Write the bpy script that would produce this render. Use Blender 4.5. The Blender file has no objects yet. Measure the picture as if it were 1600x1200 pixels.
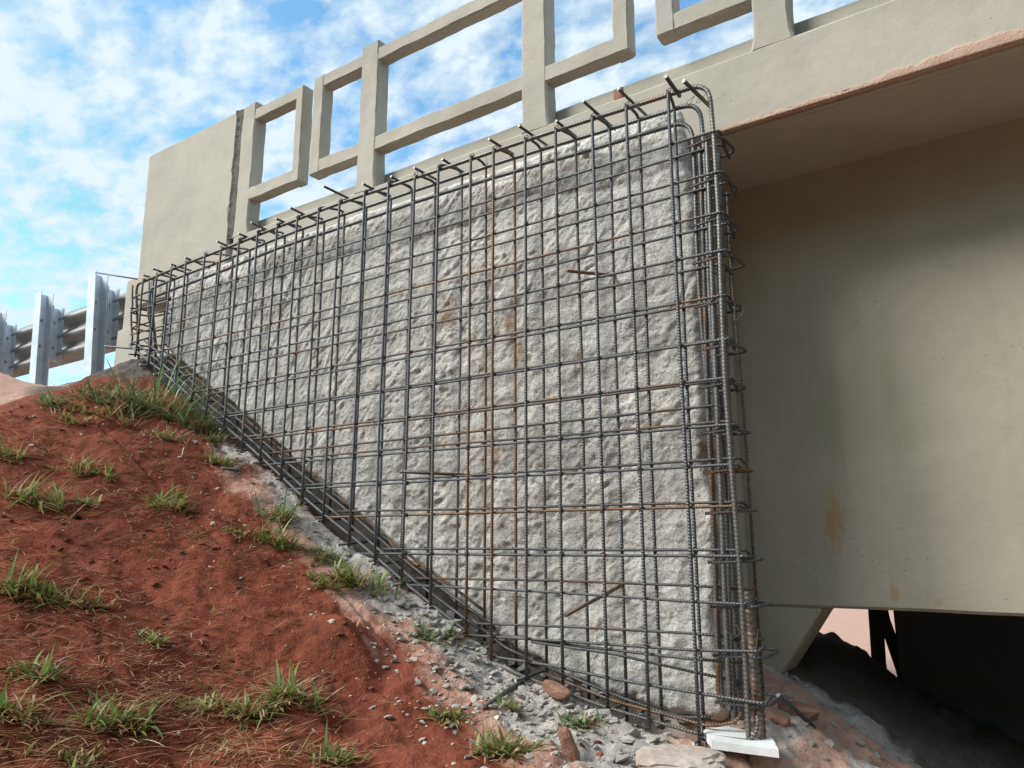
import bpy, bmesh, math, random
import numpy as np
from mathutils import Vector, noise as mn
random.seed(7); np.random.seed(7)
R = math.radians
SC = bpy.context.scene
COL = SC.collection

# ------------------------------------------------------------------ camera, sky, sun, exposure
# world: X along the wing wall (to the right), Y into the wall, Z up. The eye is at (0, 0, EYE).
EYE = 1.45
PITCH = math.atan(250 / 1180.0)
TURN = math.atan2(1765, 1180 / math.cos(PITCH))
cam_d = bpy.data.cameras.new('camera'); cam = bpy.data.objects.new('camera', cam_d); COL.objects.link(cam)
cam.location = (0, 0, EYE)
cam.rotation_euler = (R(90) + PITCH, 0, R(90) - TURN)
cam_d.sensor_width = 36; cam_d.lens = 36 * 1180 / 1600.0
cam_d.clip_start = 0.05; cam_d.clip_end = 4000
SC.camera = cam
SUN_DIR = Vector((-0.52, -0.57, 0.64)).normalized()      # towards the sun
w = bpy.data.worlds.new('World'); SC.world = w; w.use_nodes = True
SC.view_settings.view_transform = 'Standard'; SC.view_settings.look = 'None'
SC.view_settings.exposure = 1.65; SC.view_settings.gamma = 1.0
SC.view_settings.use_curve_mapping = False
SC.cycles.max_bounces = 6; SC.cycles.diffuse_bounces = 4

def build_world():
    nt = w.node_tree; N = nt.nodes; L = nt.links; N.clear()
    out = N.new('ShaderNodeOutputWorld'); bg = N.new('ShaderNodeBackground'); bg.inputs[1].default_value = 0.053
    L.new(bg.outputs[0], out.inputs[0])
    sky = N.new('ShaderNodeTexSky'); sky.sky_type = 'NISHITA'; sky.sun_disc = False
    sky.sun_elevation = math.asin(SUN_DIR.z); sky.sun_rotation = math.atan2(SUN_DIR.x, SUN_DIR.y)
    sky.air_density = 1.0; sky.dust_density = 0.6; sky.ozone_density = 2.0
    tc = N.new('ShaderNodeTexCoord'); sep = N.new('ShaderNodeSeparateXYZ'); L.new(tc.outputs['Generated'], sep.inputs[0])
    def m(op, a, b=None, c=None):
        n = N.new('ShaderNodeMath'); n.operation = op
        for i, v in enumerate((a, b, c)):
            if v is None: continue
            if isinstance(v, (int, float)): n.inputs[i].default_value = v
            else: L.new(v, n.inputs[i])
        return n.outputs[0]
    zz = m('ADD', m('MAXIMUM', sep.outputs[2], 0.0), 0.22)
    cx = m('DIVIDE', sep.outputs[0], zz); cy = m('DIVIDE', sep.outputs[1], zz)
    cmb = N.new('ShaderNodeCombineXYZ'); L.new(cx, cmb.inputs[0]); L.new(cy, cmb.inputs[1])
    mp = N.new('ShaderNodeMapping'); mp.inputs['Rotation'].default_value = (0, 0, R(38)); mp.inputs['Scale'].default_value = (1.9, 2.6, 1)
    mp.inputs['Location'].default_value = (3.1, 1.7, 0)
    L.new(cmb.outputs[0], mp.inputs[0])
    def noise(scale, detail, rough, dist=0.0):
        n = N.new('ShaderNodeTexNoise'); n.inputs['Scale'].default_value = scale; n.inputs['Detail'].default_value = detail
        n.inputs['Roughness'].default_value = rough; n.inputs['Distortion'].default_value = dist
        L.new(mp.outputs[0], n.inputs['Vector']); return n.outputs['Fac']
    big = noise(0.8, 3, 0.5, 0.2); mid = noise(4.2, 6, 0.56, 0.1); fine = noise(11.0, 5, 0.55, 0.1)
    f = m('ADD', m('ADD', m('MULTIPLY', big, 0.55), m('MULTIPLY', mid, 1.05)), m('MULTIPLY', fine, 0.25))
    ramp = N.new('ShaderNodeValToRGB'); L.new(f, ramp.inputs[0])
    e = ramp.color_ramp.elements
    e[0].position = 0.752; e[0].color = (0, 0, 0, 1); e[1].position = 1.04; e[1].color = (1, 1, 1, 1)
    # cloud brightness varies a little with its thickness
    mx = N.new('ShaderNodeMix'); mx.data_type = 'RGBA'
    L.new(ramp.outputs[0], mx.inputs['Factor'])
    gain = N.new('ShaderNodeMix'); gain.data_type = 'RGBA'; gain.blend_type = 'MULTIPLY'; gain.inputs['Factor'].default_value = 1
    gain.inputs['B'].default_value = (1.3, 1.8, 1.75, 1)
    L.new(sky.outputs[0], gain.inputs['A'])
    L.new(gain.outputs['Result'], mx.inputs['A'])
    cl = N.new('ShaderNodeMix'); cl.data_type = 'RGBA'; L.new(mid, cl.inputs['Factor'])
    cl.inputs['A'].default_value = (3.5, 4.6, 5.3, 1); cl.inputs['B'].default_value = (5.8, 6.3, 6.5, 1)
    L.new(cl.outputs['Result'], mx.inputs['B'])
    L.new(mx.outputs['Result'], bg.inputs[0])
build_world()

sun_d = bpy.data.lights.new('sun', 'SUN'); sun_o = bpy.data.objects.new('sun', sun_d); COL.objects.link(sun_o)
sun_d.energy = 1.5; sun_d.angle = R(24); sun_d.color = (1.0, 0.965, 0.90)
sun_o.rotation_euler = SUN_DIR.to_track_quat('Z', 'Y').to_euler()

# ------------------------------------------------------------------ measuring: sight lines through the eye
CU = (math.sin(TURN), -math.cos(TURN)); CN = (math.cos(TURN), math.sin(TURN))
def sight(x, y):
    r = x - 800; d = 600 - y
    f = 1180 * math.cos(PITCH) - d * math.sin(PITCH); up = 1180 * math.sin(PITCH) + d * math.cos(PITCH)
    return Vector((r * CU[0] + f * CU[1], r * CN[0] + f * CN[1], up))
def at(x, y, depth):
    v = sight(x, y); t = depth / v.y
    return Vector((v.x * t, depth, EYE + v.z * t))

# ------------------------------------------------------------------ numpy noise
def _hash(ix, iy, seed):
    h = (ix.astype(np.int64) * 374761393 + iy.astype(np.int64) * 668265263 + seed * 1442695041) & 0x7fffffff
    h = ((h ^ (h >> 13)) * 1274126177) & 0x7fffffff
    return ((h ^ (h >> 16)) & 0xffffff) / float(0xffffff)
def vnoise(x, y, seed=0):
    ix = np.floor(x); iy = np.floor(y); fx = x - ix; fy = y - iy
    fx = fx * fx * fx * (fx * (fx * 6 - 15) + 10); fy = fy * fy * fy * (fy * (fy * 6 - 15) + 10)
    a = _hash(ix, iy, seed); b = _hash(ix + 1, iy, seed); c = _hash(ix, iy + 1, seed); d = _hash(ix + 1, iy + 1, seed)
    return (a + (b - a) * fx + (c - a) * fy + (a - b - c + d) * fx * fy) * 2 - 1
def fbm(x, y, seed=0, oct=4, gain=0.5):
    s = np.zeros_like(x); amp = 1.0; f = 1.0
    for o in range(oct):
        s = s + amp * vnoise(x * f + o * 17.3, y * f - o * 9.1, seed + o); amp *= gain; f *= 2.03
    return s
def worley(x, y, seed=0):
    ix = np.floor(x); iy = np.floor(y); f1 = np.full_like(x, 9.0); f2 = np.full_like(x, 9.0); cid = np.zeros_like(x)
    for dx in (-1, 0, 1):
        for dy in (-1, 0, 1):
            cx = ix + dx; cy = iy + dy
            px = cx + _hash(cx, cy, seed); py = cy + _hash(cx, cy, seed + 77)
            d = np.hypot(px - x, py - y); c = _hash(cx, cy, seed + 153)
            near = d < f1
            f2 = np.where(near, f1, np.minimum(f2, d)); cid = np.where(near, c, cid); f1 = np.where(near, d, f1)
    return f1, f2, cid
def sstep(a, b, x): t = np.clip((x - a) / (b - a), 0, 1); return t * t * (3 - 2 * t)

# ------------------------------------------------------------------ materials
class NT:
    def __init__(s, name):
        s.m = bpy.data.materials.new(name); s.m.use_nodes = True; s.t = s.m.node_tree; s.n = s.t.nodes
        s.b = s.n['Principled BSDF']; s.tc = s.n.new('ShaderNodeTexCoord')
    def set(s, **k):
        for a, v in k.items(): s.inp(s.b.inputs[a.replace('_', ' ')], v)
        return s
    def inp(s, sock, v):
        if isinstance(v, bpy.types.NodeSocket): s.t.links.new(v, sock)
        else: sock.default_value = v
    def node(s, kind, **k):
        n = s.n.new('ShaderNode' + kind)
        for a, v in k.items(): setattr(n, a, v)
        return n
    def noise(s, scale, detail=4, rough=0.55, vec=None, dist=0.0, stretch=None):
        n = s.node('TexNoise'); n.inputs['Scale'].default_value = scale; n.inputs['Detail'].default_value = detail
        n.inputs['Roughness'].default_value = rough; n.inputs['Distortion'].default_value = dist
        v = vec or s.tc.outputs['Object']
        if stretch:
            mp = s.node('Mapping'); s.t.links.new(v, mp.inputs[0]); mp.inputs['Scale'].default_value = stretch; v = mp.outputs[0]
        s.t.links.new(v, n.inputs['Vector']); return n.outputs['Fac']
    def voro(s, scale, feature='F1', vec=None):
        n = s.node('TexVoronoi', feature=feature); n.inputs['Scale'].default_value = scale
        s.t.links.new(vec or s.tc.outputs['Object'], n.inputs['Vector']); return n.outputs['Distance']
    def math(s, op, a, b=0.0):
        n = s.node('Math', operation=op); s.inp(n.inputs[0], a); s.inp(n.inputs[1], b); return n.outputs[0]
    def ramp(s, fac, stops):
        n = s.node('ValToRGB'); s.t.links.new(fac, n.inputs[0]); e = n.color_ramp.elements
        while len(e) < len(stops): e.new(0.5)
        for i, (p, c) in enumerate(stops):
            e[i].position = p; e[i].color = (c, c, c, 1) if isinstance(c, (int, float)) else (*c, 1)
        return n.outputs[0]
    def mix(s, f, a, b, mode='MIX'):
        n = s.node('Mix', data_type='RGBA', blend_type=mode)
        s.inp(n.inputs['Factor'], f)
        for k, v in (('A', a), ('B', b)): s.inp(n.inputs[k], (*v, 1) if isinstance(v, tuple) and len(v) == 3 else v)
        return n.outputs['Result']
    def bump(s, h, strength=0.5, dist=0.01, prev=None):
        n = s.node('Bump'); n.inputs['Strength'].default_value = strength; n.inputs['Distance'].default_value = dist
        s.t.links.new(h, n.inputs['Height'])
        if prev is not None: s.t.links.new(prev, n.inputs['Normal'])
        return n.outputs[0]
    def attr(s, name, out='Fac'):
        n = s.node('Attribute'); n.attribute_name = name; return n.outputs[out]

def mat_paint(name, base, grime=(0.30, 0.27, 0.22), stains=()):
    k = NT(name)
    big = k.noise(1.3, 6, 0.65, dist=0.4); med = k.noise(7, 5, 0.6); streak = k.noise(4, 4, 0.6, stretch=(3, 3, 0.35))
    c = k.mix(k.ramp(big, [(0.35, 0.0), (0.7, 1.0)]), base, tuple(v * 0.80 for v in base))
    c = k.mix(k.ramp(med, [(0.55, 0.0), (0.8, 0.35)]), c, tuple(min(1, v * 1.12) for v in base))
    c = k.mix(k.ramp(streak, [(0.54, 0.0), (0.85, 0.32)]), c, grime)
    pit = k.voro(38); spots = k.math('MULTIPLY', k.ramp(pit, [(0.07, 1.0), (0.13, 0.0)]), k.ramp(k.noise(2.2, 2), [(0.50, 0.0), (0.62, 1.0)]))
    c = k.mix(spots, c, (0.16, 0.14, 0.11))
    for (x, z, sx, sz, col, amt) in stains:
        sp = k.node('SeparateXYZ'); k.t.links.new(k.tc.outputs['Object'], sp.inputs[0])
        dx = k.math('DIVIDE', k.math('SUBTRACT', sp.outputs[0], x), sx); dz = k.math('DIVIDE', k.math('SUBTRACT', sp.outputs[2], z), sz)
        d = k.math('SQRT', k.math('ADD', k.math('MULTIPLY', dx, dx), k.math('MULTIPLY', dz, dz)))
        d = k.math('ADD', d, k.math('MULTIPLY', k.math('SUBTRACT', k.noise(14, 5, 0.65, stretch=(1.6, 1, 0.5)), 0.5), 2.6))
        c = k.mix(k.ramp(d, [(0.35, amt), (1.0, 0.0)]), c, col)
    n1 = k.bump(k.noise(5, 4, 0.55), 0.28, 0.03)
    n2 = k.bump(k.noise(55, 5, 0.65), 0.22, 0.005, n1)
    k.set(Base_Color=c, Roughness=0.78, Normal=n2); k.b.inputs['Specular IOR Level'].default_value = 0.3
    return k.m
CREAM = (0.45, 0.412, 0.345)
M = {}
M['paint'] = mat_paint('cream_painted_concrete', CREAM)
M['girder'] = mat_paint('girder_painted_concrete', (0.475, 0.435, 0.345), stains=[
    (-0.70, 0.10 + 1.45, 0.045, 0.14, (0.45, 0.27, 0.12), 0.75), (-0.50, -0.19 + 1.45, 0.02, 0.045, (0.42, 0.27, 0.14), 0.7),
    (-0.64, 0.55 + 1.45, 0.40, 0.35, (0.40, 0.375, 0.26), 0.6), (-0.35, -0.22 + 1.45, 0.02, 0.02, (0.45, 0.30, 0.17), 0.5)])
def mat_chip():
    k = NT('chipped_concrete'); P3 = k.tc.outputs['Object']
    a = k.noise(2.2, 5, 0.6); b = k.noise(26, 6, 0.7); c0 = k.noise(110, 3, 0.7); warm = k.noise(1.1, 4, 0.6)
    c = k.mix(k.ramp(a, [(0.35, 0.0), (0.7, 1.0)]), (0.59, 0.56, 0.515), (0.70, 0.67, 0.62))
    c = k.mix(k.ramp(b, [(0.34, 0.7), (0.46, 0.0)]), c, (0.36, 0.335, 0.30))
    c = k.mix(k.ramp(c0, [(0.36, 0.75), (0.47, 0.0)]), c, (0.22, 0.205, 0.18))
    c = k.mix(k.ramp(b, [(0.55, 0.0), (0.72, 0.85)]), c, (0.80, 0.78, 0.74))
    c = k.mix(k.ramp(warm, [(0.55, 0.0), (0.75, 0.3)]), c, (0.56, 0.47, 0.38))
    sp = k.node('SeparateXYZ'); k.t.links.new(P3, sp.inputs[0])
    low = k.ramp(k.math('ADD', k.math('MULTIPLY', sp.outputs[2], -0.6), k.math('MULTIPLY', warm, 0.8)), [(0.0, 0.0), (0.35, 0.55)])
    c = k.mix(low, c, (0.60, 0.50, 0.42))
    zone = k.noise(1.7, 5, 0.62, dist=0.6)
    c = k.mix(k.ramp(zone, [(0.38, 0.45), (0.50, 0.0)]), c, (0.44, 0.42, 0.39))
    c = k.mix(k.ramp(zone, [(0.58, 0.0), (0.70, 0.5)]), c, (0.74, 0.71, 0.66))
    # pale chisel scratches
    mp = k.node('Mapping'); k.t.links.new(P3, mp.inputs[0]); mp.inputs['Rotation'].default_value = (0, R(62), 0); mp.inputs['Scale'].default_value = (3.2, 1, 22)
    scr = k.noise(2.2, 3, 0.6, vec=mp.outputs[0], dist=1.2)
    mp2 = k.node('Mapping'); k.t.links.new(P3, mp2.inputs[0]); mp2.inputs['Rotation'].default_value = (0, R(-20), 0); mp2.inputs['Scale'].default_value = (26, 1, 3.4)
    scr2 = k.noise(2.0, 3, 0.6, vec=mp2.outputs[0], dist=1.5)
    c = k.mix(k.ramp(scr2, [(0.61, 0.0), (0.69, 0.6)]), c, (0.80, 0.78, 0.74))
    c = k.mix(k.ramp(scr, [(0.60, 0.0), (0.68, 0.7)]), c, (0.82, 0.80, 0.76))
    c = k.mix(k.math('MULTIPLY', k.attr('stroke'), 0.75), c, (0.84, 0.82, 0.78))
    # exposed aggregate and air holes
    vo = k.voro(62); c = k.mix(k.math('MULTIPLY', k.ramp(vo, [(0.10, 0.9), (0.2, 0.0)]), k.ramp(k.noise(9, 3), [(0.45, 0.0), (0.6, 1.0)])), c, (0.10, 0.09, 0.08))
    # rust spots left by old steel
    for (x, z, s) in ((-2.30, 1.13, 0.07), (-1.86, 0.86, 0.06), (-1.92, 1.0, 0.035), (-1.55, 0.78, 0.03), (-1.02, 0.33, 0.05), (-4.62, 1.45, 0.07), (-2.0, 0.4, 0.05)):
        dx = k.math('SUBTRACT', sp.outputs[0], x); dz = k.math('SUBTRACT', sp.outputs[2], z + EYE)
        d = k.math('SQRT', k.math('ADD', k.math('MULTIPLY', dx, dx), k.math('MULTIPLY', k.math('MULTIPLY', dz, dz), 0.5)))
        d = k.math('ADD', k.math('DIVIDE', d, s), k.math('MULTIPLY', k.math('SUBTRACT', b, 0.5), 2.5))
        c = k.mix(k.ramp(d, [(0.3, 0.75), (1.0, 0.0)]), c, (0.30, 0.17, 0.08))
    n1 = k.bump(b, 0.8, 0.010); n2 = k.bump(c0, 0.9, 0.006, n1); n3 = k.bump(vo, 0.5, 0.006, n2)
    k.set(Base_Color=c, Roughness=0.92, Normal=n3); k.b.inputs['Specular IOR Level'].default_value = 0.2
    return k.m
M['chip'] = mat_chip()
def mat_steel(name, rust=0.5, ribs=0.0115, tone=1.0):
    k = NT(name); uv = k.tc.outputs['UV']
    oi = k.node('ObjectInfo'); rnd = oi.outputs['Random']
    a = k.noise(3.2, 4, 0.6); fine = k.noise(70, 4, 0.7)
    c = k.mix(rnd, (0.115 * tone, 0.135 * tone, 0.158 * tone), (0.14 * tone, 0.122 * tone, 0.10 * tone))
    c = k.mix(k.ramp(fine, [(0.4, 0.0), (0.7, 0.5)]), c, (0.27 * tone, 0.275 * tone, 0.28 * tone))
    rf = k.math('ADD', k.math('ADD', a, k.math('MULTIPLY', rnd, 0.30)), k.math('MULTIPLY', k.math('SUBTRACT', fine, 0.5), 0.25))
    thr = 0.95 - rust * 0.22
    c = k.mix(k.ramp(rf, [(thr - 0.06, 0.0), (thr + 0.12, 0.85)]), c, k.mix(fine, (0.17, 0.085, 0.045), (0.36, 0.185, 0.08)))
    h = fine; nrm = k.bump(fine, 0.3, 0.002)
    if ribs:
        sp = k.node('SeparateXYZ'); k.t.links.new(uv, sp.inputs[0])
        ph = k.math('ADD', k.math('MULTIPLY', sp.outputs[1], 2 * math.pi / ribs), k.math('MULTIPLY', sp.outputs[0], 5.0))
        wv = k.math('ADD', k.math('MULTIPLY', k.math('SINE', ph), 0.5), 0.5)
        c = k.mix(k.ramp(wv, [(0.3, 0.6 if ribs < 0.012 else 0.32), (0.75, 0.0)]), c, (0.025, 0.024, 0.022))
        nrm = k.bump(wv, 0.9 if ribs < 0.012 else 0.25, 0.0018, nrm)
    k.set(Base_Color=c, Metallic=0.45, Roughness=0.46, Normal=nrm)
    return k.m
M['steel'] = mat_steel('ribbed_steel', 0.35)
M['steel_rusty'] = mat_steel('rusty_ribbed_steel', 1.3)
M['steel_plain'] = mat_steel('ribbed_steel_relief', 0.3, ribs=0.0145, tone=1.15)
M['steel_rust_plain'] = mat_steel('heavy_rusty_steel', 0.85, ribs=0.0145, tone=1.05)
def mat_simple(name, a, b, scale=8, rough=0.85, bump=0.3, metal=0.0, bd=0.01):
    k = NT(name); f = k.noise(scale, 5, 0.6)
    k.set(Base_Color=k.mix(k.ramp(f, [(0.3, 0.0), (0.7, 1.0)]), a, b), Roughness=rough, Metallic=metal, Normal=k.bump(k.noise(scale * 6, 5, 0.65), bump, bd))
    return k.m
M['cut'] = mat_simple('fresh_cut_steel', (0.55, 0.55, 0.55), (0.75, 0.74, 0.72), 40, 0.45)
M['wire'] = mat_simple('tie_wire', (0.05, 0.045, 0.04), (0.12, 0.09, 0.06), 60, 0.6)
M['zinc'] = mat_simple('galvanised_steel', (0.50, 0.54, 0.58), (0.70, 0.73, 0.76), 9, 0.45, 0.08, 0.4)
M['zinc_dull'] = mat_simple('dull_galvanised_steel', (0.24, 0.24, 0.235), (0.34, 0.335, 0.32), 6, 0.55, 0.1, 0.5)
M['mortar'] = mat_simple('dark_mortar', (0.10, 0.095, 0.085), (0.22, 0.20, 0.175), 30, 0.95, 0.8)
M['spall'] = mat_simple('spalled_pink_plaster', (0.46, 0.29, 0.21), (0.56, 0.41, 0.32), 18, 0.9, 0.7)
M['brick'] = mat_simple('red_brick', (0.24, 0.105, 0.07), (0.38, 0.22, 0.16), 22, 0.9, 0.6)
M['rubble'] = mat_simple('grey_rubble', (0.29, 0.265, 0.24), (0.47, 0.43, 0.39), 12, 0.92, 0.6)
M['slab'] = mat_simple('pinkish_concrete', (0.36, 0.28, 0.235), (0.48, 0.42, 0.37), 5, 0.92, 0.8)
M['foam'] = mat_simple('white_foam', (0.55, 0.55, 0.54), (0.74, 0.75, 0.75), 7, 0.7, 0.3)
M['darkconc'] = mat_simple('shade_dark_concrete', (0.05, 0.055, 0.065), (0.09, 0.095, 0.105), 2, 0.9, 0.4)  # under-bridge shade put into the pier's base colour
M['bark'] = mat_simple('dark_timber', (0.03, 0.027, 0.025), (0.06, 0.05, 0.045), 10, 0.9, 0.5)
M['pebble'] = mat_simple('pale_pebble', (0.50, 0.40, 0.32), (0.66, 0.58, 0.50), 20, 0.85, 0.3)
def mat_blade(name, cols):
    k = NT(name); f = k.attr('tint'); k.t.links
    c = k.ramp(f, cols)
    k.set(Base_Color=c, Roughness=0.55)
    tr = k.node('BsdfTranslucent'); k.t.links.new(c, tr.inputs[0])
    mx = k.node('MixShader'); mx.inputs[0].default_value = 0.3
    k.t.links.new(k.b.outputs[0], mx.inputs[1]); k.t.links.new(tr.outputs[0], mx.inputs[2])
    k.t.links.new(mx.outputs[0], k.n['Material Output'].inputs[0])
    return k.m
M['grass'] = mat_blade('grass_green', [(0.0, (0.10, 0.20, 0.05)), (0.5, (0.20, 0.29, 0.07)), (1.0, (0.42, 0.43, 0.17))])
M['grass_cool'] = mat_blade('grass_bluish', [(0.0, (0.085, 0.18, 0.075)), (0.5, (0.14, 0.25, 0.09)), (1.0, (0.30, 0.39, 0.20))])
M['straw'] = mat_blade('dry_straw', [(0.0, (0.30, 0.13, 0.065)), (0.5, (0.50, 0.28, 0.15)), (1.0, (0.72, 0.54, 0.35))])
def mat_ground():
    k = NT('red_soil')
    a = k.noise(1.6, 5, 0.6); b = k.noise(11, 6, 0.68); g = k.noise(60, 4, 0.7)
    c = k.mix(k.ramp(a, [(0.3, 0.0), (0.7, 1.0)]), (0.168, 0.042, 0.026), (0.258, 0.070, 0.040))
    c = k.mix(k.ramp(b, [(0.34, 0.55), (0.48, 0.0)]), c, (0.085, 0.028, 0.020))
    c = k.mix(k.ramp(b, [(0.56, 0.0), (0.78, 0.55)]), c, (0.30, 0.125, 0.085))
    dust = k.mix(k.ramp(b, [(0.35, 0.0), (0.65, 1.0)]), (0.33, 0.295, 0.265), (0.53, 0.48, 0.435))
    dm = k.math('ADD', k.attr('dust'), k.math('MULTIPLY', k.math('SUBTRACT', b, 0.5), 1.1))
    c = k.mix(k.ramp(dm, [(0.35, 0.0), (0.75, 1.0)]), c, dust)
    pink = k.mix(b, (0.42, 0.23, 0.165), (0.58, 0.40, 0.32))
    c = k.mix(k.ramp(k.math('ADD', k.attr('pink'), k.math('MULTIPLY', k.math('SUBTRACT', b, 0.5), 0.7)), [(0.35, 0.0), (0.7, 1.0)]), c, pink)
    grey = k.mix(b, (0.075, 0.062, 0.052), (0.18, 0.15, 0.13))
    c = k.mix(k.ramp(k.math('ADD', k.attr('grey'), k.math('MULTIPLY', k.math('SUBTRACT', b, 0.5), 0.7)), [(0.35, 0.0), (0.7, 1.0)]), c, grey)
    c = k.mix(k.attr('green'), c, k.mix(b, (0.03, 0.05, 0.018), (0.06, 0.085, 0.03)))
    n1 = k.bump(b, 0.8, 0.035); n2 = k.bump(g, 0.7, 0.010, n1)
    k.set(Base_Color=c, Roughness=0.95, Normal=n2); k.b.inputs['Specular IOR Level'].default_value = 0.15
    return k.m
M['ground'] = mat_ground()

# ------------------------------------------------------------------ object helpers
def link(name, me, mat=None, parent=None):
    o = bpy.data.objects.new(name, me); COL.objects.link(o)
    if mat is not None and me is not None:
        for mm in (mat if isinstance(mat, (list, tuple)) else [mat]): me.materials.append(mm)
    if parent is not None: o.parent = parent
    return o
def thing(name, label, cat, loc=(0, 0, 0), group=None):
    o = bpy.data.objects.new(name, None); COL.objects.link(o); o.location = (0, 0, 0); o.empty_display_size = 0.1
    return tag(o, label, cat, group)
def tag(o, label, cat, group=None):
    o['label'] = label; o['category'] = cat
    if group: o['group'] = group
    return o
def mesh_np(name, V, Fq, smooth=True):
    me = bpy.data.meshes.new(name); V = np.asarray(V, dtype=np.float32); Fq = np.asarray(Fq, dtype=np.int32)
    k = Fq.shape[1]
    me.vertices.add(len(V)); me.vertices.foreach_set('co', V.ravel())
    me.loops.add(Fq.size); me.loops.foreach_set('vertex_index', Fq.ravel())
    me.polygons.add(len(Fq)); me.polygons.foreach_set('loop_start', np.arange(0, Fq.size, k, dtype=np.int32))
    me.update(calc_edges=True); me.validate()
    me.polygons.foreach_set('use_smooth', np.full(len(me.polygons), smooth))
    return me
def set_attr(me, name, vals):
    a = me.attributes.new(name, 'FLOAT', 'POINT'); a.data.foreach_set('value', np.asarray(vals, dtype=np.float32))
def grid_faces(nx, ny):
    i = np.arange(nx - 1)[:, None]; j = np.arange(ny - 1)[None, :]
    a = i * ny + j
    return np.stack([a, a + ny, a + ny + 1, a + 1], -1).reshape(-1, 4)
def rough_box(name, x0, x1, y0, y1, z0, z1, mat, parent=None, bev=0.012, seg=0.12, amp=0.003, seed=0, shear=None, freq=6.0):
    bm = bmesh.new(); bmesh.ops.create_cube(bm, size=1)
    for v in bm.verts: v.co = Vector(((x0 + x1) / 2 + v.co.x * (x1 - x0), (y0 + y1) / 2 + v.co.y * (y1 - y0), (z0 + z1) / 2 + v.co.z * (z1 - z0)))
    if bev: bmesh.ops.bevel(bm, geom=bm.edges[:], offset=bev, segments=1, affect='EDGES', profile=0.5)
    for ax, (lo, hi) in enumerate(((x0, x1), (y0, y1), (z0, z1))):
        n = min(110, int((hi - lo) / seg))
        for i in range(1, n + 1):
            co = [0, 0, 0]; no = [0, 0, 0]; co[ax] = lo + (hi - lo) * i / (n + 1); no[ax] = 1
            bmesh.ops.bisect_plane(bm, geom=bm.verts[:] + bm.edges[:] + bm.faces[:], plane_co=co, plane_no=no)
    for v in bm.verts:
        if shear: v.co = Vector(shear(v.co))
        p = v.co * freq + Vector((seed * 3.1, seed * 1.7, 0))
        v.co += mn.noise_vector(p) * amp + mn.noise_vector(p * 3.3) * amp * 0.5 + mn.noise_vector(p * 9.1) * amp * 0.4
    me = bpy.data.meshes.new(name); bm.to_mesh(me); bm.free()
    me.polygons.foreach_set('use_smooth', np.full(len(me.polygons), True))
    try: me.set_sharp_from_angle(angle=R(28))
    except Exception: pass
    return link(name, me, mat, parent)
def fillet(pts, rad=0.03, n=5):
    pts = [Vector(p) for p in pts]; out = [pts[0]]
    for i in range(1, len(pts) - 1):
        a, b, c = pts[i - 1], pts[i], pts[i + 1]
        d1 = (a - b); d2 = (c - b); r = min(rad, d1.length * 0.45, d2.length * 0.45)
        p1 = b + d1.normalized() * r; p2 = b + d2.normalized() * r
        for k in range(n + 1):
            t = k / n; out.append(p1 * (1 - t) ** 2 + b * 2 * t * (1 - t) + p2 * t ** 2)
    out.append(pts[-1]); return out
def sag(a, b, n, amp, seed):
    a = Vector(a); b = Vector(b); o = []
    for i in range(n + 1):
        t = i / n; q = a.lerp(b, t); e = math.sin(math.pi * t)
        o.append(q + mn.noise_vector(Vector((seed * 5.7, t * 2.3, 1.3))) * amp * e)
    return o
def tube(name, pts, r, mat, parent=None, ns=8, ribs=None, cap=None):
    """a bar swept along a path; ribs = (pitch, height) gives real ribs"""
    pts = [Vector(p) for p in pts]
    L = [0.0]
    for i in range(1, len(pts)): L.append(L[-1] + (pts[i] - pts[i - 1]).length)
    if ribs:
        step = ribs[0] / 4; n = max(2, int(L[-1] / step)); q = []; lq = []; j = 0
        for i in range(n + 1):
            s = L[-1] * i / n
            while j < len(L) - 2 and L[j + 1] < s: j += 1
            t = (s - L[j]) / max(1e-9, L[j + 1] - L[j]); q.append(pts[j].lerp(pts[j + 1], min(1, t))); lq.append(s)
        pts, L = q, lq
    n = len(pts); P = np.array(pts)
    T = np.gradient(P, axis=0); T /= np.linalg.norm(T, axis=1)[:, None] + 1e-12
    up = np.array([0.31, -0.77, 0.55]); prev = np.cross(T[0], up); prev /= np.linalg.norm(prev)
    V = []; UV = []
    for i in range(n):
        s = prev - T[i] * np.dot(prev, T[i]); s /= np.linalg.norm(s); prev = s; b = np.cross(T[i], s)
        for k in range(ns):
            a = 2 * math.pi * k / ns; rr = r
            if ribs:
                sk = abs(((a / math.pi) % 1.0) - 0.5) * 2            # herringbone
                ph = (L[i] / ribs[0] + sk * 0.9) % 1.0
                rr = r + ribs[1] * (1 if ph < 0.45 else -0.6) + (ribs[1] * 1.2 if k % (ns // 2) == 0 else 0)
            V.append(P[i] + rr * (math.cos(a) * s + math.sin(a) * b)); UV.append((k / ns, L[i]))
    Fc = []
    for i in range(n - 1):
        for k in range(ns):
            Fc.append((i * ns + k, i * ns + (k + 1) % ns, (i + 1) * ns + (k + 1) % ns, (i + 1) * ns + k))
    me = bpy.data.meshes.new(name)
    Fc2 = [tuple(f) for f in Fc] + [tuple(range(ns - 1, -1, -1)), tuple((n - 1) * ns + k for k in range(ns))]
    me.from_pydata([tuple(v) for v in V], [], Fc2); me.update()
    uvl = me.uv_layers.new(name='UVMap'); idx = np.zeros(len(me.loops), dtype=np.int32); me.loops.foreach_get('vertex_index', idx)
    uvl.data.foreach_set('uv', np.array(UV, dtype=np.float32)[idx].ravel())
    sm = np.full(len(me.polygons), True); sm[-2:] = False; me.polygons.foreach_set('use_smooth', sm)
    o = link(name, me, [mat, cap] if cap else mat, parent)
    if cap: me.polygons[len(me.polygons) - 2].material_index = 1; me.polygons[len(me.polygons) - 1].material_index = 1
    return o

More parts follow.
